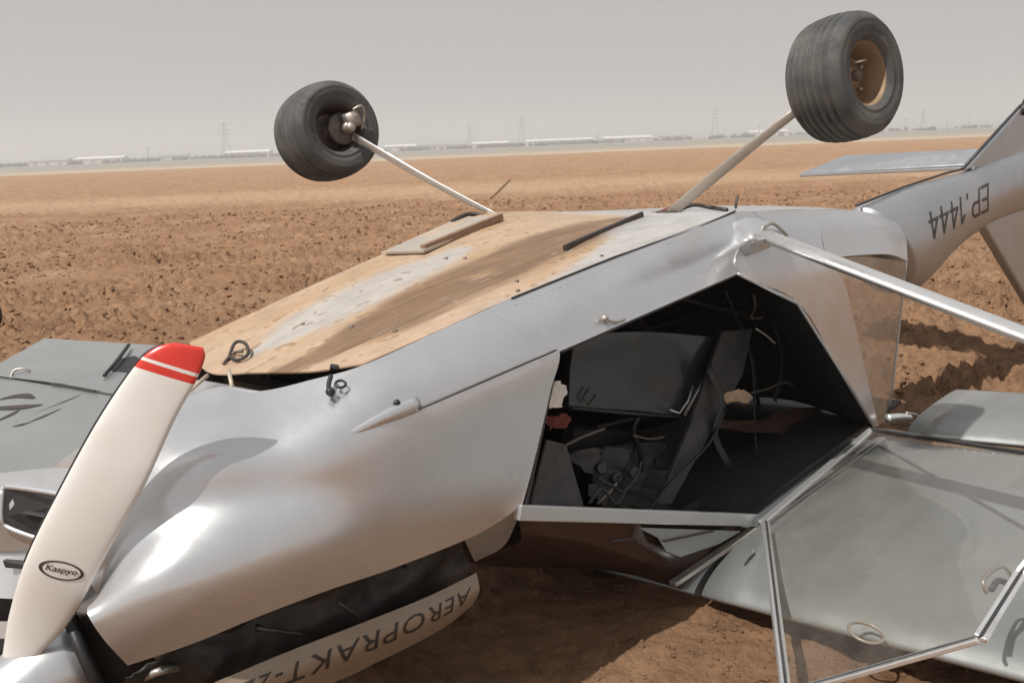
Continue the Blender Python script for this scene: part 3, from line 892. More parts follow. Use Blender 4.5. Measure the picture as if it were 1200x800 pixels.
poly('windshield_pale_patch', [(0.259, -0.002, -0.753), (0.893, -0.002, -1.067), (0.729, -0.002, -1.047), (0.475, -0.002, -0.979), (0.393, -0.002, -0.913), (0.360, -0.002, -0.843)], .004, M['silver_wing'], AIR)  # pale panel added to lighten the windshield, dark line drawn across it
beam('pale_patch_line', (0.381, -0.010, -0.866), (0.694, -0.010, -0.971), .010, .004, M['letter'], AIR, bevel=0)
beam('windshield_bow', (0.161, 0.050, -0.771), (0.972, 0.050, -1.097), .012, .01, M['darkgrey'], AIR)
wc = [[(.52, .05, -1.16), (.66, .05, -1.10), (1.04, .05, -1.085), (1.6, .05, -1.085), (2.6, .05, -1.12)], [(.52, 1.15, -1.16), (.66, 1.15, -1.10), (1.04, 1.15, -1.085), (1.6, 1.15, -1.085), (2.6, 1.15, -1.12)]]
loft('cabin_roof', wc, M['darkgrey'], AIR, 6, 20, .02, off=1)

# inside of the cabin
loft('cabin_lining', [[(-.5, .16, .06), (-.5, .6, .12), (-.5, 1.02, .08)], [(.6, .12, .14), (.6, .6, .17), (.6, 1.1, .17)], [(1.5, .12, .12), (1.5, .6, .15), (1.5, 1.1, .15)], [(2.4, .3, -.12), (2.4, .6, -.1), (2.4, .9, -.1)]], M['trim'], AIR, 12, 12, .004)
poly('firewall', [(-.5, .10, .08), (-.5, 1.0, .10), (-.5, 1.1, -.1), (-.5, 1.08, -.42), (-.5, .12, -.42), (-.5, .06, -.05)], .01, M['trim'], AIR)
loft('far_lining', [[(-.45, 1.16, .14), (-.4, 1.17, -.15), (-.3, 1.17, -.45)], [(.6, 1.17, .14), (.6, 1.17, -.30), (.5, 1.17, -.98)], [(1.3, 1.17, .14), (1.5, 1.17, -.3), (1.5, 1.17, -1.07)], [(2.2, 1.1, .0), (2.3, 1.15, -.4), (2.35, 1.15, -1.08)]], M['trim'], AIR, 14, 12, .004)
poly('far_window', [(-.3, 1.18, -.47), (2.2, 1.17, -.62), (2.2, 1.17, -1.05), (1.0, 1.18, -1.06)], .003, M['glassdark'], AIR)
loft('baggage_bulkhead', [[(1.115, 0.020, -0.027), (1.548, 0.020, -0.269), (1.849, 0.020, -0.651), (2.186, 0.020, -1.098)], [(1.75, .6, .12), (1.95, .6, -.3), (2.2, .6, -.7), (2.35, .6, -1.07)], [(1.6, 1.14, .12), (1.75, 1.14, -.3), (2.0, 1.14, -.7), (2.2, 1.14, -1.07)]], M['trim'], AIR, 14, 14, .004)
# instrument panel
poly('instrument_panel', [(-.25, .10, -.08), (-.25, 1.1, -.08), (-.18, 1.08, -.45), (-.18, .14, -.45)], .02, M['black'], AIR, .004)

def seat(v0, v1, q=None):
    if q is None:
        q = [(0.42, v0, .02), (1.05, v0, .06), (1.10, v0 + .02, -.33), (0.62, v0 + .02, -.37), (0.42, v1, .02), (1.05, v1, .06), (1.10, v1, -.33), (0.62, v1, -.37)]
# near seat shell: shiny black panel seen through the door
st = loft('seat_shell', [[(0.394, 0.300, -0.079), (0.349, 0.310, -0.195), (0.325, 0.330, -0.355)], [(0.862, 0.340, -0.208), (0.826, 0.370, -0.365), (0.730, 0.380, -0.516)], [(1.388, 0.340, -0.393), (1.276, 0.360, -0.545), (1.088, 0.370, -0.670)]], M['blackgloss'], AIR, 14, 14, .02)
tube('seat_edge', [(1.388, 0.335, -0.392), (1.261, 0.340, -0.538), (1.087, 0.360, -0.672)], .009, M['alu'], st)
tube('seat_edge', [(0.332, 0.310, -0.355), (0.704, 0.360, -0.519), (1.061, 0.360, -0.667)], .007, M['darkgrey'], st)
for x_, y_ in ((790, 455), (800, 468), (685, 462), (697, 468)):
    pass
tube('seat_bracket', [(1.136, 0.330, -0.543), (1.085, 0.330, -0.598), (1.013, 0.330, -0.629), (0.951, 0.330, -0.590)], .004, M['alu'], st)
tube('seat_bracket', [(0.443, 0.310, -0.314), (0.402, 0.310, -0.338), (0.429, 0.310, -0.376), (0.476, 0.310, -0.350)], .004, M['darkgrey'], st)
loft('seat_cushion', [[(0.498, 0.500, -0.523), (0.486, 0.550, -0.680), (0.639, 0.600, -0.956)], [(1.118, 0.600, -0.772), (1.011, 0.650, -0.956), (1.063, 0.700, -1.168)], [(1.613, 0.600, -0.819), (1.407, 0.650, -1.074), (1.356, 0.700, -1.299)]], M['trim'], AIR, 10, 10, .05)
loft('seat_shell', [[(.55, .66, .05), (.6, .66, -.2), (.75, .66, -.4)], [(.55, .9, .03), (.6, .9, -.22), (.75, .9, -.42)], [(.55, 1.1, .05), (.6, 1.1, -.2), (.75, 1.1, -.4)]], M['blackgloss'], AIR, 10, 10, .03)
# grey cabin side post and baggage shelf
poly('centre_post', [(1.355, 0.300, -0.352), (1.663, 0.340, -0.433), (1.534, 0.340, -0.629), (1.106, 0.300, -0.807), (0.754, 0.240, -0.932), (0.661, 0.240, -0.890), (1.022, 0.300, -0.693)], .02, M['darkgrey'], AIR, .004)
poly('side_cover', [(-0.217, 0.030, -0.458), (-0.093, 0.030, -0.276), (0.058, 0.100, -0.362), (0.058, 0.060, -0.601)], .012, M['darkgrey'], AIR, .004)
# harness, cables and rags
def cable(pts, r_, mat, nm='cable'):
    tube(nm, catmull([Vector(p)[:] for p in pts], 18), r_, mat, AIR, 8)
cable([(0.175, 0.220, -0.434), (0.271, 0.220, -0.437), (0.398, 0.220, -0.452)], .006, M['rimdark'], 'control_rod')
cable([(0.710, 0.350, -0.620), (0.806, 0.350, -0.673), (0.910, 0.350, -0.705)], .005, M['rimdark'], 'control_rod')
cable([(1.652, 0.300, -0.259), (1.656, 0.300, -0.322), (1.610, 0.300, -0.360), (1.706, 0.300, -0.387)], .006, M['rimdark'], 'buckle')
cable([(1.644, 0.300, -0.425), (1.727, 0.300, -0.484), (1.797, 0.300, -0.545)], .005, M['alu'], 'buckle')
cable([(0.403, 0.300, -0.675), (0.454, 0.280, -0.723), (0.541, 0.300, -0.791), (0.630, 0.300, -0.772), (0.683, 0.300, -0.717)], .006, M['strap'])
cable([(0.281, 0.250, -0.722), (0.365, 0.250, -0.694), (0.434, 0.250, -0.790), (0.514, 0.250, -0.751)], .007, M['strap'])
cable([(0.565, 0.200, -0.868), (0.780, 0.220, -0.821), (1.088, 0.250, -0.792), (1.290, 0.280, -0.707)], .007, M['black'])
cable([(1.574, 0.400, -0.220), (1.807, 0.450, -0.640), (1.696, 0.400, -0.962), (1.616, 0.350, -1.200)], .006, M['black'])
cable([(2.020, 0.350, -0.849), (1.891, 0.330, -0.784), (1.744, 0.330, -0.766), (1.589, 0.330, -0.734)], .006, M['rimdark'], 'buckle')
for a_, b2, rr_ in (((0.715, 0.550, -0.612), (1.541, 0.600, -0.794), .011), ((0.541, 0.600, -0.632), (1.635, 0.620, -1.260), .010), ((2.192, 0.700, -0.343), (2.321, 0.750, -1.576), .012), ((1.343, 0.600, -0.185), (2.550, 0.650, -0.687), .010), ((0.950, 0.750, -0.349), (2.396, 0.900, -0.502), .011)):
    tube('frame_tube', [a_, b2], rr_, M['darkgrey'], AIR, 10)
tube('control_stick', catmull([(0.782, 0.450, -0.968), (0.823, 0.420, -0.795), (0.772, 0.400, -0.632), (0.795, 0.380, -0.571)], 12), .012, M['black'], AIR, 10)
tube('lap_belt', catmull([(1.197, 0.280, -0.470), (1.242, 0.260, -0.646), (1.174, 0.270, -0.787), (1.249, 0.260, -0.976)], 14), .022, M['black'], AIR, 8, up=(0, 1, 0), sy=.12)
tube('lap_belt', catmull([(1.964, 0.400, -0.457), (1.996, 0.380, -0.695), (1.876, 0.380, -0.886)], 14), .020, M['black'], AIR, 8, up=(0, 1, 0), sy=.12)
for x_, y_, z_ in ((0.495, 0.360, -0.681), (0.588, 0.370, -0.768), (0.688, 0.360, -0.781)):
    lathe('instrument', [(0, .026), (.012, .028), (.014, .022), (.010, .001)], (x_, y_, z_), (-.2, -1, .1), M['blackgloss'], AIR, 18)
tube('throttle_lever', [(0.380, 0.300, -0.777), (0.471, 0.300, -0.757), (0.507, 0.300, -0.742)], .006, M['steel'], AIR, 8)
def rag(name, pts, mat, amp=.02, n=12):
    P_ = grid_pts(pts, n, n)
    r_ = np.random.RandomState(len(name) + int(abs(P_[0, 0, 0]) * 100))
    P_ += r_.uniform(-amp, amp, P_.shape) * .35
    yy, xx = np.meshgrid(np.arange(n), np.arange(n))
    P_[..., 1] += amp * np.sin(xx * 1.3 + yy * .7)
    o_ = link(name, grid_mesh(P_), mat, AIR)
    solid(o_, .003)
rag('cloth_scrap', [[(1.332, 0.300, -0.649), (1.323, 0.300, -0.697)], [(1.447, 0.300, -0.664), (1.408, 0.300, -0.710)], [(1.543, 0.300, -0.715), (1.518, 0.300, -0.767)]], M['tanrag'], .012, 8)
rag('red_cloth', [[(0.039, 0.150, -0.260), (0.037, 0.150, -0.304)], [(0.195, 0.200, -0.311), (0.197, 0.200, -0.365)]], M['redrag'], .012, 8)
rag('torn_foam', [[(-0.057, 0.020, -0.109), (-0.078, 0.020, -0.164)], [(-0.003, 0.030, -0.102), (-0.023, 0.030, -0.191)], [(0.091, 0.080, -0.158), (0.052, 0.080, -0.212)]], M['whiterag'], .012, 8)
rag('red_cloth', [[(2.312, 0.700, -1.159), (2.284, 0.700, -1.308)], [(2.780, 0.750, -1.299), (2.749, 0.750, -1.480)], [(3.355, 0.800, -1.526), (3.329, 0.800, -1.688)]], M['redrag'], .02, 10)
rag('crumpled_cover', [[(0.375, 0.400, -0.571), (0.437, 0.380, -0.705), (0.441, 0.360, -0.824)], [(0.751, 0.450, -0.691), (0.740, 0.420, -0.842), (0.718, 0.400, -0.966)], [(1.102, 0.450, -0.829), (0.971, 0.420, -0.939), (0.888, 0.400, -1.047)]], M['darkgrey'], .03, 16)
M['brownrag'] = paint('dark_brown_cloth', (.05, .022, .014), 0, .9, .2, 20)
rag('brown_blanket', [[(1.272, 0.330, -0.758), (1.290, 0.330, -0.811)], [(1.687, 0.360, -0.908), (1.680, 0.340, -0.980)], [(2.137, 0.380, -1.018), (2.121, 0.360, -1.157)], [(2.512, 0.360, -1.173), (2.456, 0.340, -1.267)]], M['brownrag'], .02, 12)
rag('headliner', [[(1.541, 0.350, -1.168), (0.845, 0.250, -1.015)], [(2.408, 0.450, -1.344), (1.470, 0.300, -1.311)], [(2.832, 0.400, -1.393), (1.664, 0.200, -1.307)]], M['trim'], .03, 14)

# --- near wing
def wing(name, root_le, span_dir, length, chord, mat, parent, t0=.11, n=28):
    """upper side in the picture is the wing's underside; x tailwards"""
    sec = []
    for c, h in ((1, .035), (.85, .06), (.6, .085), (.35, .098), (.2, .095), (.1, .075), (.04, .048), (.01, .02), (0, 0), (.01, -.02), (.04, -.045), (.12, -.08), (.3, -.115), (.6, -.095), (.85, -.03), (1, .005)):
        sec.append((c * chord, h * t0 / .11))
    sec = catmull([(a, 0, b_) for a, b_ in sec], 64)
    V, F = [], []
    for i in range(n + 1):
        s_ = i / n * length
        base = Vector(root_le) + Vector(span_dir) * s_
        for (a, _, h) in sec:
            V.append(base + Vector((a, 0, h)))
    k = 64
    for i in range(n):
        for j in range(k - 1):
            F.append((i * k + j, i * k + j + 1, (i + 1) * k + j + 1, (i + 1) * k + j))
        F.append((i * k + k - 1, i * k, (i + 1) * k, (i + 1) * k + k - 1))
    F.append(tuple(range(k))); F.append(tuple(n * k + j for j in range(k - 1, -1, -1)))
    o_ = link(name, mesh_py(V, F), mat, parent)
    fix_normals(o_)
    m_ = o_.data
    ps = m_.polygons
    ps[len(ps) - 1].use_smooth = False; ps[len(ps) - 2].use_smooth = False
    return o_
WD = Vector((0, -.9987, .051))
wn = wing('wing', (.56, -.015, -1.19), WD, 4.4, 1.62, M['silver_wing'], AIR)
def wp(u, v, lift=0):
    """point on top of the near wing"""
    return Vector((u, v, 0)) 
WN = bvh_of(wn)
wing('wing_centre', (.56, 1.17, -1.253), WD, 1.15, 1.62, M['silver_wing'], AIR, .10, 10)
def on_wing(u, v, lift=.0):
    h = WN.ray_cast(Vector((u, v, 0)), Vector((0, 0, -1)))
    return (u, v, (h[0].z if h[0] else -1.09) + lift)
fl = wing('flaperon', (2.235, -.13, -1.135), WD, 3.9, .66, M['silver_wing'], AIR, .055)
for v_ in (-.35, -.95, -1.6):
    beam('rib_tape', on_wing(.75, v_, .0005), on_wing(2.15, v_, .0005), .02, .0012, M['silver_wing'], wn, bevel=0)
beam('root_trim', on_wing(1.02, -.03, .008), on_wing(2.17, -.03, .008), .045, .02, M['silver'], wn)
cable([(2.270, -0.020, -1.072), (2.344, -0.040, -1.092), (2.440, -0.060, -1.130)], .022, M['alu'], 'flaperon_drive')
cable([(2.425, -0.050, -1.097), (2.512, -0.070, -1.141), (2.559, -0.080, -1.186)], .009, M['steel'], 'flaperon_link')
cable([(2.315, -0.020, -1.117), (2.397, -0.050, -1.149), (2.537, -0.080, -1.183)], .008, M['steel'], 'flaperon_link')
cable([on_wing(.80, -.12, .003), on_wing(.76, -.12, .008), on_wing(.72, -.12, .002)], .004, M['letter'], 'drain_stub')

def rivet_row(nm, pts, n_, r_, nrm, mat, par):
    q = []
    for k in range(n_):
        f_ = k / (n_ - 1) * (len(pts) - 1); i_ = min(int(f_), len(pts) - 2)
        c_ = Vector(pts[i_]).lerp(Vector(pts[i_ + 1]), f_ - i_)
        q.append(lathe_parts([(0, r_), (r_ * .5, r_ * .7), (r_ * .6, .0005)], c_, nrm, 8))
    o_ = link(nm, mesh_py(*join_parts(q)), mat, par)
    o_['kind'] = 'stuff'
rivet_row('rivets', [(-0.044, 0.115, 0.169), (0.478, 0.115, 0.176), (1.217, 0.115, 0.186)], 30, .0025, (0, -.5, .8), M['steel'], AIR)
rivet_row('rivets', [(1.115, -0.004, -0.023), (1.566, -0.004, -0.257), (1.896, 0.006, -0.665)], 16, .0025, (0, -1, 0), M['steel'], AIR)
rivet_row('rivets', [on_wing(.82, -.10, .001), on_wing(2.1, -.10, .001)], 34, .004, (0, 0, 1), M['steel'], wn)
rivet_row('rivets', [on_wing(2.14, -.15, .001), on_wing(2.14, -2.2, .001)], 50, .004, (0, 0, 1), M['steel'], wn)
# --- wing strut
ps0, ps1 = Vector((1.254, -0.030, 0.107)), Vector((.98, -3.1, -.93))
tube('wing_strut', [ps0.lerp(ps1, k / 8) for k in range(9)], .060, M['alu'], AIR, 20, up=(.15, -.3, 1), sy=.4)
fair = [[(1.229, 0.100, 0.165), (1.161, 0.050, 0.097), (1.160, 0.030, 0.054)], [(1.313, 0.070, 0.169), (1.116, -0.060, 0.130), (1.208, 0.005, 0.043)], [(1.474, 0.060, 0.113), (1.299, -0.050, 0.097), (1.321, 0.000, 0.042)], [(1.547, 0.060, 0.075), (1.445, 0.000, 0.066), (1.377, 0.000, 0.044)]]
loft('strut_fairing', fair, M['silver_cowl'], AIR, 18, 18, .006)
cable([(1.240, -0.030, 0.139), (1.339, -0.020, 0.139), (1.407, -0.020, 0.096), (1.445, -0.020, 0.065)], .007, M['steel'], 'strut_bolt')

# --- open door leaning down over the wing
hin0, hin1 = Vector((0.983, -0.050, -1.059)), Vector((2.030, -0.050, -1.038))
d_ = [Vector((0.931, -0.100, -1.023)), Vector((-0.015, -0.720, -0.996)), Vector((0.122, -1.220, -0.719)), Vector((0.438, -1.220, -0.693)), Vector((0.793, -1.350, -0.488))]
dr = empty('door'); dr.parent = AIR
def dbar(p, q, wd=.034, th=.016):
    beam('door_frame', p, q, wd, th, M['alu'], dr, up=(.2, -.3, 1), bevel=.004)
    off_ = Vector((.2, -.3, 1)).normalized() * (th / 2 + .001)
    beam('door_seal', p + off_, q + off_, wd * .25, .004, M['darkgrey'], dr, up=(.2, -.3, 1), bevel=0)
for k in range(4):
    dbar(d_[k], d_[k + 1])
beam('door_frame', hin0, hin1, .035, .016, M['alu'], dr, up=(0, 0, 1), bevel=.004)
beam('door_frame', d_[4], hin1, .022, .014, M['darkgrey'], dr, up=(0, 0, 1), bevel=.004)
pt_ = [d_[0], d_[0].lerp(hin1, .5), hin1, hin1.lerp(d_[4], .5), d_[4]]
pb_ = [d_[1], d_[1].lerp(d_[2], .55), d_[2], d_[2].lerp(d_[3], .6), d_[3]]
loft('door_pane', [[a_[:], (a_.lerp(b_, .5) + Vector((0, -.01, .02)))[:], b_[:]] for a_, b_ in zip(pt_, pb_)], M['glass'], dr, 20, 14, .003)
lc = Vector((0.568, -1.130, -0.817))
tube('door_handle', catmull([(0.431, -1.130, -0.776), (0.437, -1.120, -0.743), (0.533, -1.110, -0.764), (0.632, -1.110, -0.800), (0.672, -1.120, -0.853)], 20), .006, M['steel'], dr)
tube('door_latch', catmull([(0.471, -1.130, -0.786), (0.557, -1.120, -0.805), (0.625, -1.130, -0.847), (0.686, -1.130, -0.846)], 14), .009, M['darkgrey'], dr)
rc = Vector((0.500, -0.720, -1.085))
lathe('pane_vent', [(-.003, .052), (-.006, .056), (0, .062), (.006, .056), (.003, .052)], rc, (.15, -.25, 1), M['legclear'], dr, 40, True)

# --- tail boom, fins and tailplane
bc = []
def ring(c, rv, rw, n=28, tilt=0.0):
    out = []
    for j in range(n):
        a = 2 * math.pi * j / n
        out.append((c[0] + tilt * math.sin(a), c[1] + rv * math.cos(a), c[2] + rw * math.sin(a)))
    return out
def mid(t_, b_): 
    t_, b_ = Vector(t_), Vector(b_); return (t_ + b_) / 2, (t_ - b_).length / 2
secs = [((3.161, 0.500, -0.149), (3.506, 0.500, -0.760), .22), ((3.474, 0.500, -0.143), (3.838, 0.500, -0.808), .22), ((3.909, 0.470, -0.144), (4.257, 0.470, -0.706), .19), ((4.418, 0.450, -0.173), (4.673, 0.450, -0.649), .16), ((4.965, 0.420, -0.191), (5.181, 0.420, -0.633), .13), ((5.948, 0.380, -0.210), (6.125, 0.380, -0.690), .11), ((7.616, 0.320, -0.224), (7.749, 0.320, -0.707), .08)]
rings = []
for tp, bt, rv in secs:
    c_, rw = mid(tp, bt)
    dd = (Vector(tp) - Vector(bt)).normalized()
    rings.append([tuple(c_ + Vector((0, 1, 0)) * rv * math.cos(2 * math.pi * j / 28) + dd * rw * math.sin(2 * math.pi * j / 28)) for j in range(28)])
Pb = catmull(rings, 40)
Pb[0] = Pb[0].mean(0) + (Pb[0] - Pb[0].mean(0)) * .02
bo = link('tail_boom', grid_mesh(Pb, closed=True), M['tail'], AIR)
fix_normals(bo)
BOOM = bvh_of(bo)
GLY = {'E': ([(1, 1), (0, 1), (0, 0), (1, 0)], [(0, .52), (.8, .52)]), 'P': ([(0, 0), (0, 1), (.75, 1), (1, .86), (1, .64), (.75, .48), (0, .48)],),
       '.': ([(.3, .0), (.3, .14)],), '1': ([(.1, .76), (.55, 1), (.55, 0)],), '4': ([(.72, 0), (.72, 1), (0, .32), (1, .32)],)}
def glyph_mesh(ch, wd):
    V_, F_ = [], []
    for st_ in GLY[ch]:
        p_ = [Vector((a_[0] * .62, a_[1], 0)) for a_ in st_]
        for k in range(len(p_) - 1):
            d_g = (p_[k + 1] - p_[k]); L_ = d_g.length; d_g.normalize()
            nn = Vector((-d_g.y, d_g.x, 0)) * wd
            a_, c_ = p_[k] - d_g * wd * .8, p_[k + 1] + d_g * wd * .8
            m_ = 5
            b0 = len(V_)
            for q in range(m_ + 1):
                z_ = a_.lerp(c_, q / m_); V_ += [z_ + nn, z_ - nn]
            F_ += [(b0 + 2 * q, b0 + 2 * q + 1, b0 + 2 * q + 3, b0 + 2 * q + 2) for q in range(m_)]
    return V_, F_
def snap_from(o_, bvh, eye, lift):
    e = Vector(eye)
    for v in o_.data.vertices:
        dd = (v.co - e).normalized()
        h = bvh.ray_cast(e, dd)
        if h[0] is not None:
            v.co = h[0] - dd * lift
EYE = AIR.matrix_world.inverted() @ cam.location
# reads from the tail forward, upside down
lq = [Vector(q) for q in ((4.151, 0.100, -0.198), (3.198, 0.100, -0.195), (3.239, 0.100, -0.347), (4.135, 0.100, -0.358))]
x_ = 0.0
adv = {'E': .82, 'P': .86, '.': .42, '1': .62, '4': .82}
tot = sum(adv[c_] for c_ in 'EP.1444') - .15
for c_ in 'EP.1444':
    V_, F_ = glyph_mesh(c_, .06)
    out_ = []
    for v_ in V_:
        s_, t_ = (x_ + v_.x) / tot, v_.y
        out_.append(lq[0] * (1 - s_) * (1 - t_) + lq[1] * s_ * (1 - t_) + lq[2] * s_ * t_ + lq[3] * (1 - s_) * t_)
    g_ = link('letter', mesh_py(out_, F_), M['letter'], bo, False)
    snap_from(g_, BOOM, EYE, .006)
    x_ += adv[c_]
# ridge seam along the boom
tube('boom_seam', [(3.144, 0.490, -0.121), (3.804, 0.480, -0.130), (4.391, 0.450, -0.146), (4.797, 0.430, -0.175)], .008, M['darkgrey'], bo, 6)
# fin pointing up beside the picture's edge, and the fin pointing down
def slab(name, pts, t_, mat, bev=.01):
    o_ = poly(name, pts, t_, mat, AIR, bev, 0)
    return o_
slab('ventral_fin', [(4.639, 0.430, -0.166), (5.781, 0.400, 0.135), (6.392, 0.380, 0.133), (6.750, 0.360, -0.319), (5.455, 0.410, -0.286)], .05, M['tail'], .015)
tube('fin_edge', [(4.640, 0.430, -0.160), (5.761, 0.400, 0.131)], .012, M['darkgrey'], AIR, 8)
tube('tail_skid', [(5.712, 0.380, 0.083), (5.854, 0.380, 0.156)], .03, M['black'], AIR, 10)
slab('tail_fin', [(4.857, 0.420, -0.590), (5.197, 0.420, -0.470), (6.744, 0.360, -0.447), (7.932, 0.330, -1.224), (7.622, 0.330, -2.492), (5.894, 0.380, -1.589)], .07, M['tail'], .02)
slab('tailplane', [(4.939, 0.430, -0.077), (5.909, 1.900, -0.166), (4.824, 1.750, -0.150), (4.778, 0.400, -0.167)], .03, M['tail'], .008)
beam('tailplane_edge', (4.805, 1.740, -0.154), (4.748, 0.390, -0.175), .02, .02, M['silver_cowl'], AIR)

# --- undercarriage
def leg(name_mat, pts, wds, th, mats):
    pts = [Vector(p) for p in pts]
    pts = [Vector(q) for q in catmull([p[:] for p in pts], 14)]
    wds = np.interp(np.linspace(0, 1, 14), np.linspace(0, 1, len(wds)), wds)
    V_, F_ = tube_mesh(pts, list(wds), 16, up=(1, .2, .3), sy=th)
    return link('gear_leg', mesh_py(V_, F_), mats, AIR)
near_root = Vector((1.285, 0.460, 0.205))
nw = Vector((1.538, -0.280, 0.671))
fwc = Vector((0.591, 1.950, 0.808))
ax_n = Vector((-.145, -.982, .083)).normalized()
ax_f = Vector((-.10, -.973, .10)).normalized()
def wheel(c, ax, R_, Wt, inner_sign, parent, rim_m):
    """tyre with three grooves, rim, hub"""
    t_ = []
    hw = Wt / 2
    prof = [(-hw * .80, R_ * .50), (-hw * .97, R_ * .57), (-hw * .985, R_ * .60), (-hw * .965, R_ * .615), (-hw * 1.01, R_ * .66), (-hw * 1.03, R_ * .75), (-hw * 1.01, R_ * .79), (-hw * 1.02, R_ * .80), (-hw * .95, R_ * .86), (-hw * .78, R_ * .945)]
    gx = [-.62, -.37, -.12, .12, .37, .62]
    for g in gx:
        crown = R_ * (1 - .035 * (g / .6) ** 2)
        prof += [(hw * (g - .075), crown), (hw * (g - .05), crown - .014), (hw * (g + .04), crown - .014), (hw * (g + .065), crown)]
    prof += [(hw * .78, R_ * .945), (hw * .95, R_ * .86), (hw * 1.02, R_ * .80), (hw * 1.01, R_ * .79), (hw * 1.03, R_ * .75), (hw * 1.01, R_ * .66), (hw * .965, R_ * .615), (hw * .985, R_ * .60), (hw * .97, R_ * .57), (hw * .80, R_ * .50)]
    wr = empty('wheel'); wr.parent = parent
    lathe('tyre', prof, c, ax, M['rubber'], wr, 72)
    lathe('rim', [(-hw * .80, R_ * .50), (-hw * .72, R_ * .47), (-hw * .45, R_ * .42), (-hw * .2, R_ * .38), (hw * .05, R_ * .36), (hw * .35, R_ * .42), (hw * .72, R_ * .47), (hw * .80, R_ * .50)], c, ax, rim_m, wr, 48)
    lathe('rim_disc', [(hw * .10, R_ * .37), (hw * .12, R_ * .22), (hw * .32, R_ * .19), (hw * .36, R_ * .07), (hw * .36, .001)], c, ax, rim_m, wr, 8)
    lathe('rim_disc', [(-hw * .10, R_ * .37), (-hw * .12, R_ * .22), (-hw * .32, R_ * .19), (-hw * .36, R_ * .07), (-hw * .36, .001)], c, ax, rim_m, wr, 24)
    return wr
wheel(nw, ax_n, .247, .25, -1, AIR, M['rim'])
wheel(fwc, ax_f, .238, .32, 1, AIR, M['rimdark'])
# valve and hub parts that show
x_, y_, z_ = frame_of(ax_n)
cc = nw + ax_n * .05
tube('axle_stub', [nw - ax_n * .02, nw + ax_n * .07], .022, M['rimdark'], AIR)
tube('valve', [cc + y_ * .05, cc + y_ * .05 + x_ * .05 + ax_n * .02], .005, M['alu'], AIR, 8)
for k in range(4):
    a = k * math.pi / 2 + .5
    q = nw + ax_n * .028 + (x_ * math.cos(a) + y_ * math.sin(a)) * .062
    tube('rim_bolt', [q, q + ax_n * .02], .008, M['steel'], AIR, 6)
hubf = Vector((0.618, 1.800, 0.811))
lathe('brake_disc', [(-.02, .001), (-.02, .075), (.0, .08), (.012, .075), (.012, .001)], hubf + Vector((.0, .05, 0)), ax_f, M['rimdark'], AIR, 30)
bk = join_parts([box_parts(hubf + Vector((.02, -.01, .035)), (.03, 0, .005), (0, .035, 0), (-.005, 0, .035)), ball_parts(hubf, .03, 12, 8), ball_parts(hubf + Vector((.03, -.03, .05)), .022, 10, 6), ball_parts(hubf + Vector((-.02, -.05, .0)), .025, 10, 6)])
link('brake_caliper', mesh_py(*bk), M['steel'], AIR)
cable([hubf + Vector((.02, -.04, .08)), hubf + Vector((.06, -.06, .09)), hubf + Vector((.08, -.04, .04)), hubf + Vector((.06, -.02, -.02))], .006, M['steel'], 'brake_pipe')
leg('far', [(0.623, 1.780, 0.767), (0.688, 1.620, 0.645), (0.722, 1.320, 0.481), (0.735, 0.950, 0.314)], [.024, .021, .018, .013], .35, M['alu'])
leg('near', [(1.474, -0.100, 0.573), (1.404, 0.020, 0.491), (1.346, 0.180, 0.385), (1.271, 0.440, 0.211)], [.017, .020, .024, .023], .30, M['legclear'])
cable([(0.736, 1.000, 0.408), (0.795, 1.020, 0.421), (0.863, 1.040, 0.440), (0.926, 1.060, 0.458)], .006, M['brown'], 'antenna')
cable([(0.576, 1.100, 0.340), (0.672, 1.100, 0.351), (0.712, 1.050, 0.334), (0.725, 1.000, 0.299)], .010, M['letter'], 'brake_hose')
cable([(1.258, 0.500, 0.216), (1.277, 0.420, 0.217), (1.338, 0.360, 0.233), (1.377, 0.300, 0.212), (1.355, 0.200, 0.201)], .009, M['letter'], 'brake_hose')
cable([(1.260, 0.550, 0.210), (1.290, 0.500, 0.214), (1.347, 0.420, 0.242), (1.375, 0.400, 0.259)], .011, M['redrag'], 'brake_hose')
cable([(1.422, 0.200, 0.195), (1.434, 0.200, 0.223), (1.446, 0.200, 0.247)], .006, M['rimdark'], 'vent_tube')

# --- small fittings on belly and cowling
def bolt(q_, r_=.008, mat='rimdark'):
    p = ob(q_)
    lathe('bolt_head', [(0, r_), (.004, r_ * .9), (.006, .001)], p, (0, 0, 1), M[mat], AIR, 12)
for p in ((-0.628, 0.458, 0.250), (-0.609, 0.221, 0.250), (-0.531, 0.121, 0.220), (0.119, 0.520, 0.280), (-0.002, 0.141, 0.200), (0.498, 0.196, 0.200), (0.159, 1.290, 0.280), (-0.250, 1.046, 0.260), (-0.614, 1.037, 0.220), (0.113, 0.260, 0.200), (0.118, 0.626, 0.280)):
    bolt(p)
cable([ob((-0.826, 0.600, 0.182), .006), ob((-0.791, 0.600, 0.202), .03), ob((-0.759, 0.600, 0.189), .03), ob((-0.758, 0.600, 0.169), .015), ob((-0.795, 0.600, 0.166), .01), ob((-0.819, 0.600, 0.185), .01)], .0055, M['letter'], 'drain_pipe')
cable([ob((-0.845, 0.600, 0.174), .006), ob((-0.806, 0.600, 0.190), .012), ob((-0.774, 0.600, 0.177), .02)], .005, M['rimdark'], 'drain_pipe')
cable([(-0.759, 0.140, 0.158), (-0.785, 0.120, 0.139), (-0.802, 0.090, 0.121)], .007, M['black'], 'cowling_latch')
ball = ball_parts(Vector((-0.796, 0.100, 0.128)), .013, 10, 7)
link('latch_knob', mesh_py(*ball), M['black'], AIR)
p = Vector((-0.756, 0.105, 0.136))
lathe('latch_ring', [(-.003, .011), (.003, .011), (.004, .015), (0, .018), (-.004, .015)], p, (-.1, -.55, .85), M['black'], AIR, 24, True)
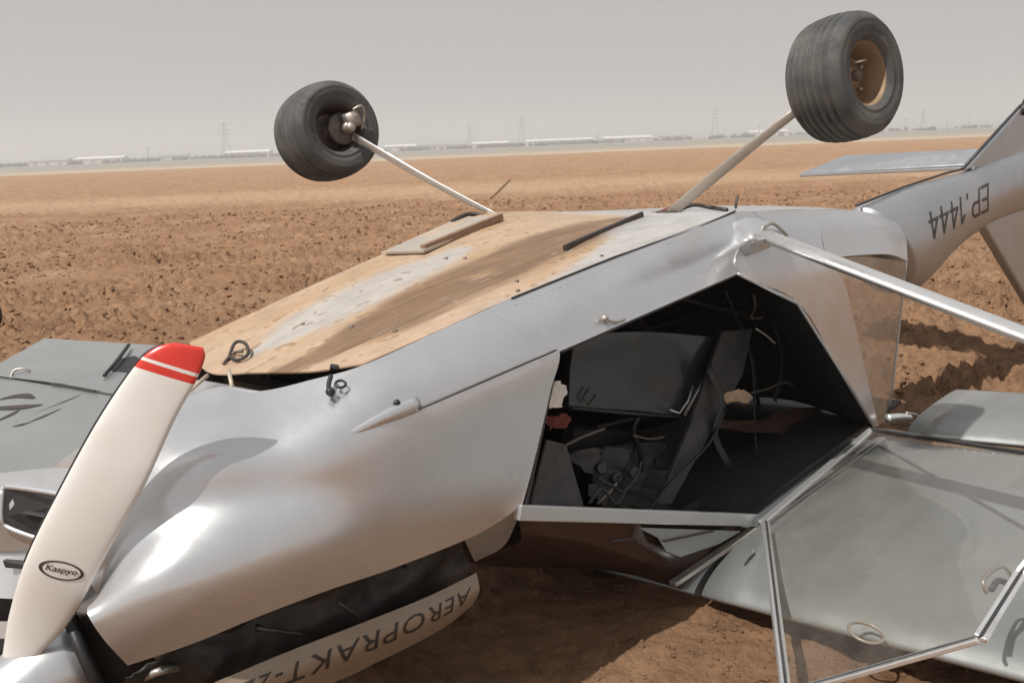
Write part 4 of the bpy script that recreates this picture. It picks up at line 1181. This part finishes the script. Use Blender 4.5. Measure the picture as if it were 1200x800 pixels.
cable([(-0.714, 0.210, 0.162), (-0.696, 0.200, 0.154)], .010, M['darkgrey'], 'cowling_clip')
link('hinge_stud', mesh_py(*ball_parts(Vector((-0.646, 0.018, 0.052)), .010, 10, 6)), M['black'], AIR)
link('door_knob', mesh_py(*ball_parts(Vector((0.246, 0.000, 0.042)), .013, 10, 6)), M['steel'], AIR)
cable([(0.253, 0.000, 0.034), (0.300, 0.000, 0.014), (0.347, 0.000, 0.010)], .005, M['steel'], 'door_catch')

# --- far wing, torn and lying beyond the nose
def VV(*a): return [Vector(p) for p in a]
WT = Vector((-1.091, 1.491, 0.103)) - Vector((-0.256, 4.610, -0.515))   # normal of the torn wing
def lifted(p, k): return Vector(p) + WT * k
fwo = poly('far_wing', VV((-0.787, 5.058, -0.480), (-0.466, 5.373, -0.433), (-0.096, 4.026, -0.578), (0.201, 3.248, -0.660), (-0.409, 1.982, -0.826), (-1.469, 3.887, -0.637)), .10, M['silver_wing'], AIR, .02, 1)
fo = poly('flaperon', [lifted(p, .012) for p in ((0.102, 5.750, -0.371), (0.717, 4.211, -0.531), (0.228, 3.298, -0.653), (-0.084, 4.083, -0.571), (-0.440, 5.422, -0.427), (-0.466, 5.373, -0.433))], .05, M['silver_wing'], AIR, .012, 1)
def fcable(nm, pts, r_, mat, par):
    tube(nm, catmull([Vector(p)[:] for p in pts], 16), r_, M[mat], par, 8)
fcable('hinge_gap', [(-0.261, 4.583, -0.505), (-0.198, 4.369, -0.527), (-0.137, 4.136, -0.553)], .007, 'letter', fwo)
fcable('tie_down_hook', [(-0.387, 5.030, -0.471), (-0.345, 5.037, -0.428), (-0.291, 5.006, -0.430), (-0.261, 4.990, -0.451)], .010, 'steel', fwo)
poly('hinge_opening', VV((0.085, 4.417, -0.511), (0.233, 4.591, -0.486), (0.314, 4.545, -0.489), (0.300, 4.348, -0.512), (0.200, 4.104, -0.544)), .004, M['black'], fo)
fcable('hinge_arm', [(0.001, 4.321, -0.511), (0.145, 4.450, -0.471), (0.358, 4.725, -0.432)], .013, 'black', fo)
for pts in ([(-0.677, 4.657, -0.519), (-0.550, 4.653, -0.515), (-0.456, 4.576, -0.522), (-0.424, 4.445, -0.536)], [(-0.696, 4.590, -0.527), (-0.587, 4.437, -0.542), (-0.499, 4.320, -0.553), (-0.437, 4.268, -0.557)], [(-0.677, 4.078, -0.586), (-0.584, 4.039, -0.588), (-0.484, 4.060, -0.582), (-0.381, 4.081, -0.577)], [(-0.746, 4.253, -0.568), (-0.660, 4.273, -0.563), (-0.561, 4.324, -0.554)], [(-0.515, 4.179, -0.570), (-0.379, 4.174, -0.566), (-0.211, 4.198, -0.558)]):
    c_ = catmull([Vector(p)[:] for p in pts], 14)
    V_, F_ = [], []
    for i, p in enumerate(c_):
        w_ = .042 * math.sin(math.pi * (i + .6) / 14.2) + .004
        V_ += [Vector(p) + Vector((w_, 0, 0)), Vector(p) - Vector((w_, 0, 0))]
    for i in range(13):
        F_.append((2 * i, 2 * i + 1, 2 * i + 3, 2 * i + 2))
    link('wing_lettering', mesh_py(V_, F_), M['letter'], fwo, False)

# ------------------------------------------------------------------ things far away
M['bld'] = paint('pale_shed_wall', (.62, .60, .56), 0, .8, .05, .2)
M['roofw'] = paint('white_sheet_roof', (.75, .74, .72), 0, .6, .05, .2)
M['roofg'] = paint('grey_sheet_roof', (.30, .31, .32), 0, .6, .05, .2)
M['pylon'] = paint('galvanised_lattice', (.30, .30, .31), .3, .6, .05, 2)
M['tree'] = paint('dusty_tree_foliage', (.075, .085, .05), 0, .9, .3, .4)

def pylon(px, py, h, label, arms=3):
    r_ = empty('power_pylon', (px, py, 0), random.uniform(-.4, .4))
    tag(r_, label, 'pylon', 'power pylons along the horizon')
    parts_ = []
    b_ = h * .11
    wdt = lambda z: b_ * (1 - z / h) ** 1.2 + h * .012
    for sx_, sy_ in ((1, 1), (1, -1), (-1, 1), (-1, -1)):
        parts_.append(tube_mesh([(sx_ * wdt(z), sy_ * wdt(z), z) for z in np.linspace(-.5, h, 7)], .16, 4))
    zz = np.linspace(0, h * .97, 9)
    for i in range(8):
        for s_ in (1, -1):
            a_, c_ = wdt(zz[i]), wdt(zz[i + 1])
            parts_.append(tube_mesh([(-a_ * s_, -a_, zz[i]), (c_ * s_, -c_, zz[i + 1])], .09, 4))
            parts_.append(tube_mesh([(-a_, -a_ * s_, zz[i]), (-c_, c_ * s_, zz[i + 1])], .09, 4))
    o_ = link('lattice_tower', mesh_py(*join_parts(parts_)), M['pylon'], r_, False)
    for k in range(arms):
        z = h * (.66 + .13 * k)
        L_ = h * (.19 - .03 * k)
        q = join_parts([tube_mesh([(-L_, 0, z), (0, 0, z + .8), (L_, 0, z)], .14, 4), tube_mesh([(-L_, 0, z), (L_, 0, z)], .12, 4), tube_mesh([(-L_, 0, z), (-L_, 0, z - 1.6)], .1, 4), tube_mesh([(L_, 0, z), (L_, 0, z - 1.6)], .1, 4)])
        link('cross_arm', mesh_py(*q), M['pylon'], r_, False)
for xy, h, lb in (((-267.3, 900.0), 34, 'lattice power pylon left of the left wheel, darkest of the row'),
                  ((-43.7, 1200.0), 30, 'faint lattice power pylon just right of the left wheel leg'),
                  ((21.3, 1100.0), 35, 'taller lattice power pylon above the middle of the field'),
                  ((260.0, 1150.0), 37, 'lattice power pylon left of the right wheel, above the gear leg'),
                  ((448.3, 1000.0), 22, 'small power pylon right of the right wheel, nearest to it')):
    pylon(xy[0], xy[1], h, lb)
def pole(xy, h, lb):
    r_ = tag(empty('utility_pole', (xy[0], xy[1], 0)), lb, 'utility pole', 'utility poles on the horizon')
    link('post', mesh_py(*tube_mesh([(0, 0, -.5), (0, 0, h)], [.22, .14], 8)), M['pylon'], r_)
    link('cross_arm', mesh_py(*box_parts((0, 0, h - .9), (1.3, 0, 0), (0, .1, 0), (0, 0, .12))), M['pylon'], r_, False)
for xy, h, lb in (((266.6, 620.0), 9, 'thin utility pole at the right edge of the right tyre'), ((303.9, 640.0), 10, 'thin utility pole between two others above the tailplane root'), ((328.4, 660.0), 10, 'thin utility pole furthest right, beside the raised fin'),
                  ((-198.2, 520.0), 9, 'lone utility pole between the left edge and the leftmost pylon'), ((59.9, 600.0), 8, 'utility pole over the field between the two wheels'), ((169.6, 620.0), 8, 'utility pole just left of the right tyre')):
    pole(xy, h, lb)
random.seed(11)
def shed(xy, wd, dp, h, lb, roof='roofw'):
    r_ = tag(empty('shed', (xy[0], xy[1], 0), random.uniform(-.15, .15)), lb, 'shed', 'sheds and halls along the horizon')
    link('wall', mesh_py(*box_parts((0, 0, h / 2 - .3), (wd / 2, 0, 0), (0, dp / 2, 0), (0, 0, h / 2 + .3))), M['bld'], r_, False)
    V_ = [(-wd / 2 - .4, -dp / 2 - .5, h), (wd / 2 + .4, -dp / 2 - .5, h), (wd / 2 + .4, 0, h + dp * .14), (-wd / 2 - .4, 0, h + dp * .14), (-wd / 2 - .4, dp / 2 + .5, h), (wd / 2 + .4, dp / 2 + .5, h)]
    ro = link('roof', mesh_py(V_, [(0, 1, 2, 3), (3, 2, 5, 4), (0, 3, 4), (1, 5, 2)]), M[roof], r_, False)
    solid(ro, .25, 1)
    nd = max(2, int(wd // 9))
    for k in range(nd):
        x = -wd / 2 + (k + .5) * wd / nd
        link('door', mesh_py(*box_parts((x, -dp / 2 - .04, h * .35), (1.6, 0, 0), (0, .05, 0), (0, 0, h * .35))), M['roofg'], r_, False)
for px_, d_w, wd, dp, h, lb, rf in (
    (((-394.2, 812.0)), 0, 33, 12, 3.8, 'low pale shed nearest the left edge of the horizon', 'roofg'),
    (((-374.6, 870.0)), 0, 44, 14, 4.2749999999999995, 'long white-roofed shed left of the lone pole', 'roofw'),
    (((-327.4, 928.0)), 0, 28, 12, 4.2749999999999995, 'short grey-roofed shed left of the leftmost pylon', 'roofg'),
    (((-253.6, 928.0)), 0, 44, 16, 4.75, 'white-roofed hall just left of the left tyre', 'roofw'),
    (((-108.9, 986.0)), 0, 33, 14, 4.75, 'pale hall right behind the left wheel leg', 'roofw'),
    (((-76.4, 1102.0)), 0, 65, 16, 4.75, 'long grey-roofed hall right of the left wheel leg', 'roofg'),
    (((-14.7, 1015.0)), 0, 39, 14, 4.2749999999999995, 'white shed between the two middle pylons', 'roofw'),
    (((64.7, 1102.0)), 0, 78, 16, 4.75, 'longest white-roofed hall right of the tallest pylon', 'roofw'),
    (((133.8, 1015.0)), 0, 52, 16, 4.2749999999999995, 'white-roofed hall in the gap between the wheels, right half', 'roofw'),
    (((195.4, 1073.0)), 0, 33, 12, 4.2749999999999995, 'small grey-roofed shed left of the rightmost lattice pylon', 'roofg'),
    (((287.0, 1015.0)), 0, 39, 14, 4.75, 'pale shed half behind the right wheel leg', 'roofw')):
    shed(px_, wd, dp, h, lb, rf)

# far-off tree line
def treeline():
    parts_ = []
    r_ = random.Random(5)
    for k in range(520):
        a = math.radians(-36 + 72 * r_.random())
        d = r_.uniform(850, 1250)
        if r_.random() < .7 and a > .12: continue
        x, y = d * math.sin(a), d * math.cos(a)
        for q in range(5):
            rr_ = r_.uniform(.8, 1.9)
            parts_.append(ball_parts((x + r_.uniform(-6, 6), y + r_.uniform(-4, 4), r_.uniform(.6, 2.2)), rr_, 7, 5, (1.5, 1.2, r_.uniform(.7, 1.2))))
    V_, F_ = join_parts(parts_)
    V_ = [v + Vector((r_.uniform(-.5, .5), 0, r_.uniform(-.5, .5))) for v in V_]
    o_ = link('tree_line', mesh_py(V_, F_), M['tree'], None, False)
    tag(o_, 'far-off hazy tree line along the horizon behind the sheds', 'trees', kind='stuff')
treeline()

# dark padded bag just inside the left edge
bagp = Vector((-6.066, 10.579, -0.000))
bag = empty('dark_bag', (bagp.x, bagp.y, 0))
tag(bag, 'small black upright bag on the soil, cut off by the left edge of the photo', 'bag')
V_, F_ = ball_parts((0, 0, .16), .16, 18, 14, (.62, .55, 1.15))
V_ = [Vector((v.x, v.y, min(max(v.z, -.05), .34))) + Vector((0, 0, .01 * math.sin(v.x * 30))) for v in V_]
link('bag_body', mesh_py(V_, F_), M['black'], bag)
link('bag_strap', mesh_py(*tube_mesh(catmull([(-.05, 0, .25), (-.03, 0, .32), (.03, 0, .32), (.05, 0, .25)], 10), .008, 8)), M['strap'], bag)

# ------------------------------------------------------------------ dusty air
hz = mesh_py(*box_parts((0, 1500, 30), (9500, 0, 0), (0, 11000, 0), (0, 0, 32)))
m = bpy.data.materials.new('dusty_air'); m.use_nodes = True
t = m.node_tree; t.nodes.clear()
pv = t.nodes.new('ShaderNodeVolumePrincipled')
pv.inputs['Color'].default_value = (.92, .91, .90, 1)
pv.inputs['Density'].default_value = .0010
pv.inputs['Anisotropy'].default_value = 0.2
oo = t.nodes.new('ShaderNodeOutputMaterial'); t.links.new(pv.outputs[0], oo.inputs['Volume'])
ho = link('haze', hz, m, None, False)
fix_normals(ho)
tag(ho, kind='stuff')
SC.cycles.volume_bounces = 1
SC.cycles.transparent_max_bounces = 16
